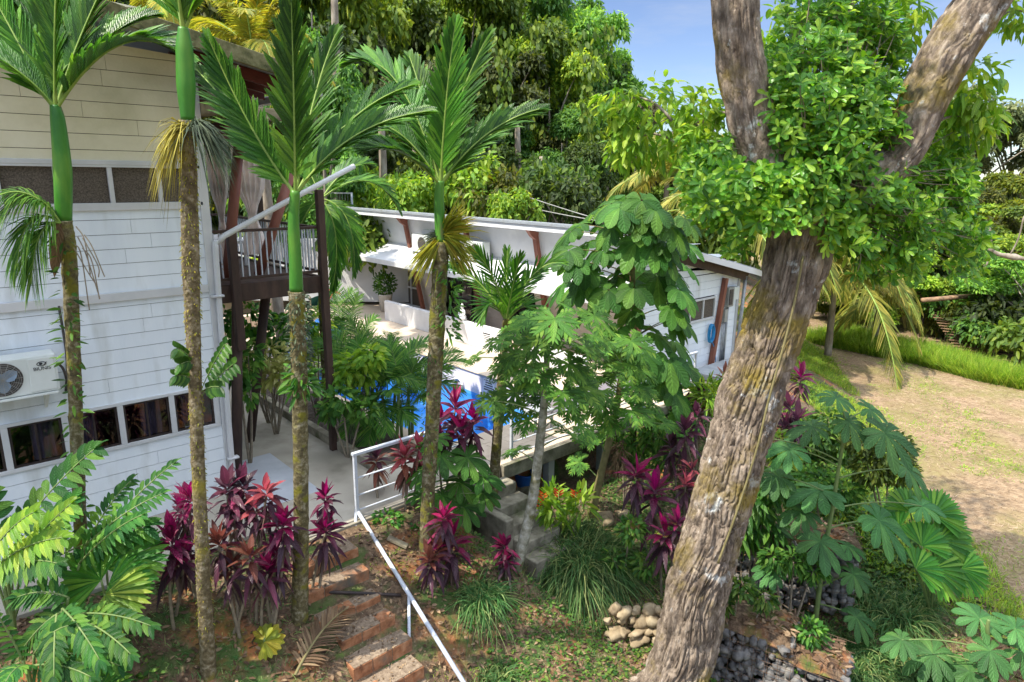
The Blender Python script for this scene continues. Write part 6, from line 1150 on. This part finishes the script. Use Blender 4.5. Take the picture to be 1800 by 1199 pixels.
right = [('mid', 1520, 290, 36, 3.6, 'behind the coconut palms right of the trunk fork'), ('dark2', 1600, 330, 34, 3.4, 'left of the broken dead branch at the right'), ('lime2', 1690, 330, 38, 3.6, 'behind the broken dead branch'), ('mid2', 1770, 345, 36, 3.6, 'at the right edge level with the trunk fork'), ('grey', 1725, 150, 46, 5.0, 'tall thin-leaved tree against the sky at the right edge'), ('grey', 1810, 140, 48, 5.0, 'thin-leaved tree cut by the right edge under the sky'), ('lime2', 1560, 390, 31, 2.4, 'small tree beyond the long grass'), ('lime', 1640, 290, 44, 3.8, 'behind the perched shrub at the right'), ('mid', 1440, 300, 46, 4, 'seen low between trunk and limb'), ('mid2', 1480, 400, 33, 2.4, 'behind the browning coconut palm'), ('lime', 1800, 300, 42, 3.6, 'pale crown at the right edge'), ('lime2', 1740, 410, 30, 2.4, 'above the rusty slatted roof'), ('mid2', 1830, 420, 27, 2.6, 'cut by the right edge above the brush'), ('grey', 1330, 290, 48, 4, 'far tree seen under the left limb'), ('dark2', 1280, 320, 40, 3, 'far tree behind the bungalow roof end')]
for k_, px, top, F, wd, ds in right: place_tree(k_, px, top, F, wd, f'{desc[k_]} tree {ds}', 'trees beyond the mown field')
# understory bushes
BP = {}
def place_bush(kind, px, py, F, w_, h_, label, group):
    mat = {'lime': 'f_lime', 'mid': 'f_mid', 'dark': 'f_dark', 'yellow': 'lime', 'brownish': 'f_olive'}[kind]
    if kind not in BP:
        t = thing('shrub', label, 'shrub', (0, 0, 0)); r = np.random.default_rng(len(BP)+50); cl = [(r.uniform(-.8, .8), r.uniform(-.8, .8), r.uniform(.25, .85), r.uniform(.25, .45)) for _ in range(16)]; crown_leaves(cl, 900, .17, .08, 60+len(BP), 1).build('foliage', mat, t)
        tb = MB()
        for c in cl[::3]: tb.tube([(0, 0, -.3), c[:3]], .02, 5)
        tb.build('stem', 'forest_bark', t); BP[kind] = t
    else: t = copy_tree(BP[kind])
    p = atF(px, py, F); g = gz(p[0], p[1]) if h_ else max(-.3, p[2]-1.1*w_); t.location = (p[0], p[1], g); t.scale = (w_, w_, h_ if h_ else w_*1.35); t.rotation_euler = (0, 0, R_(0, 6.28)); tag(t, label, 'shrub', group)
for k_, px, py, F, w_, ds in (('lime', 665, 330, 27, 1.6, 'behind the left end of the bungalow roof'), ('yellow', 720, 335, 25, 1.3, 'with orange-tinged leaves left of the tall palm'), ('yellow', 820, 300, 25, 1.6, 'largest yellow-green shrub above the bungalow roof'), ('lime', 870, 325, 24, 1.4, 'right of the largest yellow-green one'), ('yellow', 905, 355, 23, .9, 'low and golden just above the roof'), ('dark', 960, 320, 27, 1.8, 'dark below the power lines'), ('dark', 1010, 340, 25, 1.4, 'dark beside the umbrella-leaved tree'), ('mid', 780, 290, 29, 1.8, 'behind the tall palm crownshaft'), ('mid', 620, 390, 24, 1.6, 'beyond the left end of the bungalow'), ('dark', 520, 390, 24, 1.6, 'beyond the balcony rail'), ('lime', 470, 420, 25, 1.5, 'seen through the balcony'), ('brownish', 620, 470, 26.5, 1.2, 'brown and green hedge above the shade net'), ('lime', 600, 455, 25.5, 1.1, 'green hedge above the shade net'), ('mid', 1230, 395, 20, 1.5, 'behind the bungalow roof by the coconut palm')):
    place_bush(k_, px, py, F, w_, None, f'{"yellow-green" if k_ in ("yellow", "lime") else k_} shrub {ds}', 'shrubs behind the bungalow')
for k_, px, py, F, w_, h_, ds in (('dark', 1560, 560, 31.5, 1.61, 2.18, 'just beyond the grass strip by the small coconut palm'), ('dark', 1610, 525, 34.5, 2.18, 2.99, 'dark and widest beside the slatted roof'), ('mid', 1655, 545, 30.5, 1.49, 2.64, 'with lighter leaves in the middle of the brush'), ('dark', 1700, 545, 29.5, 2.07, 2.30, 'dark in front of the rusty roof'), ('dark', 1760, 570, 27.5, 1.95, 2.07, 'dark near the right edge beyond the grass'), ('mid', 1800, 590, 25.5, 1.72, 2.18, 'at the right edge beside the grass strip'), ('lime', 1660, 600, 29, 0.92, 1.61, 'small and light right behind the grass strip'), ('dark', 1735, 610, 26.5, 1.15, 1.38, 'low and dark right behind the grass strip'), ('mid', 1510, 470, 38.5, 2.76, 3.68, 'tall behind the coconut palms'), ('mid', 1640, 450, 39.5, 2.99, 4.37, 'tall left of the dead branch'), ('lime', 1790, 480, 35.5, 2.76, 4.37, 'tall and light at the right edge'), ('dark', 1850, 560, 29.5, 2.30, 2.76, 'cut by the right edge')):
    place_bush(k_, px, py, F, w_, h_, f'{"light green" if k_ == "lime" else k_+" green"} brush {ds}', 'brush beyond the mown field')
# rusty slatted roof in the brush, dead branch
sh = thing('slatted_shed', 'collapsed shed with rusty slatted roof buried in brush', 'shed', down(1720, 600, 27)); mb = MB(); c = atF(1745, 552, 28)
for i in range(22):
    y = i*.19; a_ = c+RH*(-2.4+i*.02)-FH*(1.6-y)+Z*(-1.15+y*.42); mb.bar(a_, a_+RH*5.4-Z*.5, .10, .03)
mb.build('roof', 'rust', sh)
for x, y in ((-2, -1), (2.5, -1), (-2, 1.5), (2.5, 1.5)): q = c+RH*x+FH*y; mb = MB(); mb.tube([(q[0], q[1], gz(q[0], q[1])-.2), q-(0, 0, .3)], .06, 7); mb.build('post', 'dark_wood', sh)
lg = MB(); lg.tube([atF(1620, 528, 28), atF(1770, 515, 28)], .10, 9); tag(lg.build('log', 'rust', smooth=True), 'long horizontal reddish log over the brush', 'log')
db = MB(); db.tube(spline([atF(1735, 390, 16), atF(1740, 430, 16), atF(1748, 445, 16), atF(1800, 455, 15.8), atF(1880, 470, 15.5)], 20), np.array([.05, .06, .065, .07, .06]*4)*(1+.25*np.sin(np.arange(20)*2.1)), 9); db.tube([atF(1745, 440, 16), atF(1728, 480, 16)], .02, 6); db.tube(spline([atF(1775, 449, 15.9), atF(1790, 420, 15.8), atF(1800, 380, 15.7)], 8), .018, 6); tag(db.build('dead_branch', 'forest_bark', smooth=True), 'bare broken branch reaching in from the right edge', 'branch')
p0, p1 = atF(1690, 440, 30), atF(1790, 590, 28); db = MB(); db.tube([p0, p1], .09, 8); tag(db.build('leaning_pole', 'tan_stem', smooth=True), 'pale leaning pole over the rusty roof', 'pole')
# road and fence beyond the terrace at the left, power lines
mb = MB(); a_ = atF(560, 400, 24); 
r0, r1 = hit(540, 415, 2, .5), hit(700, 430, 2, .5)
mb = MB(); c = atF(610, 392, 26); mb.box((-9, -1.6, -.1), (9, 1.6, .0), np.stack([RH, FH, Z], 1), (c[0], c[1], 1.4)); tag(mb.build('road', 'asphalt'), kind='structure')
mb = MB(); c = atF(605, 420, 23.5); mb.box((-9, -.15, -2.2), (9, .15, 0), np.stack([RH, FH, Z], 1), tuple(c)); tag(mb.build('roadside_wall', 'white_render', bevel=.02), 'low white roadside wall beyond the shade net', 'wall')
fe = thing('mesh_fence', 'white framed mesh fence panels beside the road beyond the bungalow', 'fence', atF(600, 372, 25)); c = atF(560, 372, 25); top = atF(600, 338, 25)[2]
for i in range(4):
    mb = MB(); q = c+RH*(i*1.25-2.5); mb.box((-.03, -.03, 0), (.03, .03, top-c[2]), np.stack([RH, FH, Z], 1), tuple(q)); mb.build('post', 'rail', fe)
mb = MB()
for z in (.02, top-c[2]-.03): mb.bar(c-RH*2.5+Z*z, c+RH*1.25+Z*z, .05, .05)
for i in range(38): mb.bar(c-RH*2.5+RH*i*.1+Z*.03, c-RH*2.5+RH*i*.1+Z*(top-c[2]-.03), .008, .008)
mb.build('mesh_panel', 'box_grey', fe)
for i, (y0, y1) in enumerate(((308, 396), (342, 382))):
    a_, b_ = atF(800, y0-10, 26), atF(1190, y1+25, 22); mb = MB(); mb.tube(bez(a_, (a_+b_)/2-Z*.35, b_, 20), .018, 5); tag(mb.build('power_line', 'box_grey'), ['upper power line crossing behind the umbrella-leaved tree', 'lower power line crossing just above the bungalow roof'][i], 'cable', 'power lines')
for i, (x, y0, y1, F) in enumerate(((948, 325, 400, 30), (905, 270, 400, 32), (667, 250, 380, 27), (726, 290, 360, 29), (586, 40, 330, 26), (1060, 300, 360, 36))):
    p = atF(x, y1, F); g = -.2; q = atF(x+4, y0, F); mb = MB(); mb.tube(spline([(p[0], p[1], g), (p+q)/2+RH*.1, q+Z*1.2], 14), np.linspace(.2, .12, 14), 9); tag(mb.build('bare_trunk', 'forest_bark', smooth=True, origin=(p[0], p[1], g)), ['pale bare trunk standing above the bungalow roof at the end of the power lines', 'dark straight trunk above the yellow-green shrubs', 'thin pale trunk at the left end of the bungalow roof', 'thin trunk left of the tall palm', 'tall trunk behind the glossy palm fronds', 'thin trunk behind the umbrella-leaved tree'][i], 'tree trunk', 'bare forest trunks')
# hanging vines in the forest edge as one mass
mb = MB(); n = 1800; px = R_(560, 1080, n); py = R_(40, 240, n); P = np.array([atF(px[i], py[i], 30+12*hashn(px[i]//30, 3, 1)) for i in range(n)]); mb.leaves(P, -Z+rng.normal(size=(n, 3))*.35, -FH+rng.normal(size=(n, 3))*.5, R_(.2, .4, n), R_(.12, .24, n), OVAL, .1); tag(mb.build('creepers', 'f_mid'), kind='stuff')
# ------------------------------------------------------------------ ground cover, litter, grass
def scatter(name, mat, n, region, L_, W_, up, prof, droop=.2, keep=None, zoff=.0):
    x = R_(region[0], region[1], n); y = R_(region[2], region[3], n)
    if keep is not None: k_ = keep(x, y); x, y = x[k_], y[k_]
    n = len(x); z = ground(x, y); az = R_(0, 2*np.pi, n); el = up*R_(.4, 1.2, n); d = np.stack([np.cos(az)*np.cos(el), np.sin(az)*np.cos(el), np.sin(el)], 1); mb = MB(); mb.leaves(np.stack([x, y, z+zoff], 1), d, Z+rng.normal(size=(n, 3))*(.3 if up > .2 else .5), L_*R_(.5, 1.2, n), W_*R_(.7, 1.3, n), prof, droop*R_(.4, 1.5, n), .2); tag(mb.build(name, mat), kind='stuff')
def nn(x, y, s, o=0): return vnoise(np.stack([x*s, y*s, x*0+o], -1))
offstep = lambda x, y: ~((x > -.15) & (x < .85) & (y > -5.4) & (y < -2.3))
slope = lambda x, y: (y < -2.25) & offstep(x, y) & (D_field(x, y) < 0)
apr = lambda x, y: ~((x < .1) & (y > -1.6))
scatter('leaf_litter', 'litter', 26000, (-5, 12, -9.5, -1.4), .09, .04, .08, OVAL, .1, lambda x, y: slope(x, y) | ((x < 0) & (y < -1.55)), .012)
scatter('ground_cover', 'cover', 42000, (-5, 13, -10, -1.6), .075, .04, .6, OVAL, .3, lambda x, y: (slope(x, y) | ((x < 0) & (y < -1.6))) & (nn(x, y, .9, 3) > .50), .02)
scatter('sparse_grass', 'grass_tuft', 60000, (-5, 12, -10, -2.3), .14, .008, 1.1, BLADE, .5, lambda x, y: slope(x, y) & (nn(x, y, .7, 9) > .45), 0)
scatter('mossy_lawn', 'grass_lush', 60000, (-4, 8, -9.5, -2.3), .06, .010, .9, BLADE, .5, lambda x, y: slope(x, y) & (nn(x, y, 1.3, 21)+.25*nn(x, y, 4, 2) > .68), 0)
scatter('bank_plants', 'cover', 60000, (7, 26, -9, 1.5), .16, .07, .7, OVAL, .4, lambda x, y: (D_field(x, y) < -1.3-.5*nn(x, y, .4, 8)) & (y < -2.0+.09*(x-8)*(x > 13)) & (nn(x, y, .5, 5) > .30) & (x > 7.5), .05)
scatter('bank_grass', 'grass_lush', 150000, (8, 30, -9.5, 4), .30, .016, 1.2, BLADE, .5, lambda x, y: (D_field(x, y) < .25) & (D_field(x, y) > -3.2) & (nn(x, y, .6, 2) > .30), 0)
scatter('field_straw', 'straw', 90000, (6, 32, -14, 4), .19, .010, .14, BLADE, .1, lambda x, y: (D_field(x, y) > 0), .01)
scatter('field_weeds', 'grass_lush', 52000, (7, 30, -14, 2), .14, .012, 1.0, BLADE, .5, lambda x, y: (D_field(x, y) > -.1) & (nn(x, y, .55, 7)+.35*nn(x, y, 1.9, 4) > .74), 0)
scatter('field_clumps', 'grass_lush', 60000, (7, 26, -14, 1), .20, .016, 1.0, BLADE, .6, lambda x, y: (D_field(x, y) > .2) & (nn(x, y, 1.6, 13)+.3*nn(x, y, .4, 3) > .98), 0)
# tall grass strip across the far side of the field
g0, g1, g2 = hit(1425, 600, 2, -1.8), hit(1600, 640, 2, -1.9), hit(1800, 690, 2, -1.95); n = 42000; t_ = R_(0, 1, n); bx_ = np.where(t_[:, None] < .5, g0+(g1-g0)*(t_*2)[:, None], g1+(g2-g1)*(t_*2-1)[:, None]); u = nrm(np.array([*(g2-g0)[:2], 0])); pw = np.cross(Z, u); pw *= np.sign(pw @ FH); wv = R_(-.2, 1, n)*(.9+1.6*(1-t_)); P = bx_+pw*(wv+.5*(nn(bx_[:, 0], bx_[:, 1], .8)-.5))[:, None]; P[:, 2] = ground(P[:, 0], P[:, 1])
az = R_(0, 2*np.pi, n); el = R_(.9, 1.5, n); d = np.stack([np.cos(az)*np.cos(el), np.sin(az)*np.cos(el), np.sin(el)], 1); mb = MB(); mb.leaves(P, d, rng.normal(size=(n, 3)), R_(.45, 1.0, n), .026, BLADE, R_(.1, .5, n), .2); tag(mb.build('tall_grass', 'grass_lush'), kind='stuff')
q_ = hit(1712, 762, 2, -1.85); 

# dead leaves and grit caught on the brick steps
mb = MB()
for i in range(8):
    n = 45; P = np.stack([R_(-.08, .74, n), sv[i]+R_(.0, .3, n), np.full(n, szz[i]+.002)], 1); az = R_(0, 6.28, n); mb.leaves(P, np.stack([np.cos(az), np.sin(az), R_(0, .25, n)], 1), Z+rng.normal(size=(n, 3))*.4, R_(.02, .06, n), R_(.012, .03, n), OVAL, .1)
tag(mb.build('step_litter', 'litter'), kind='stuff')
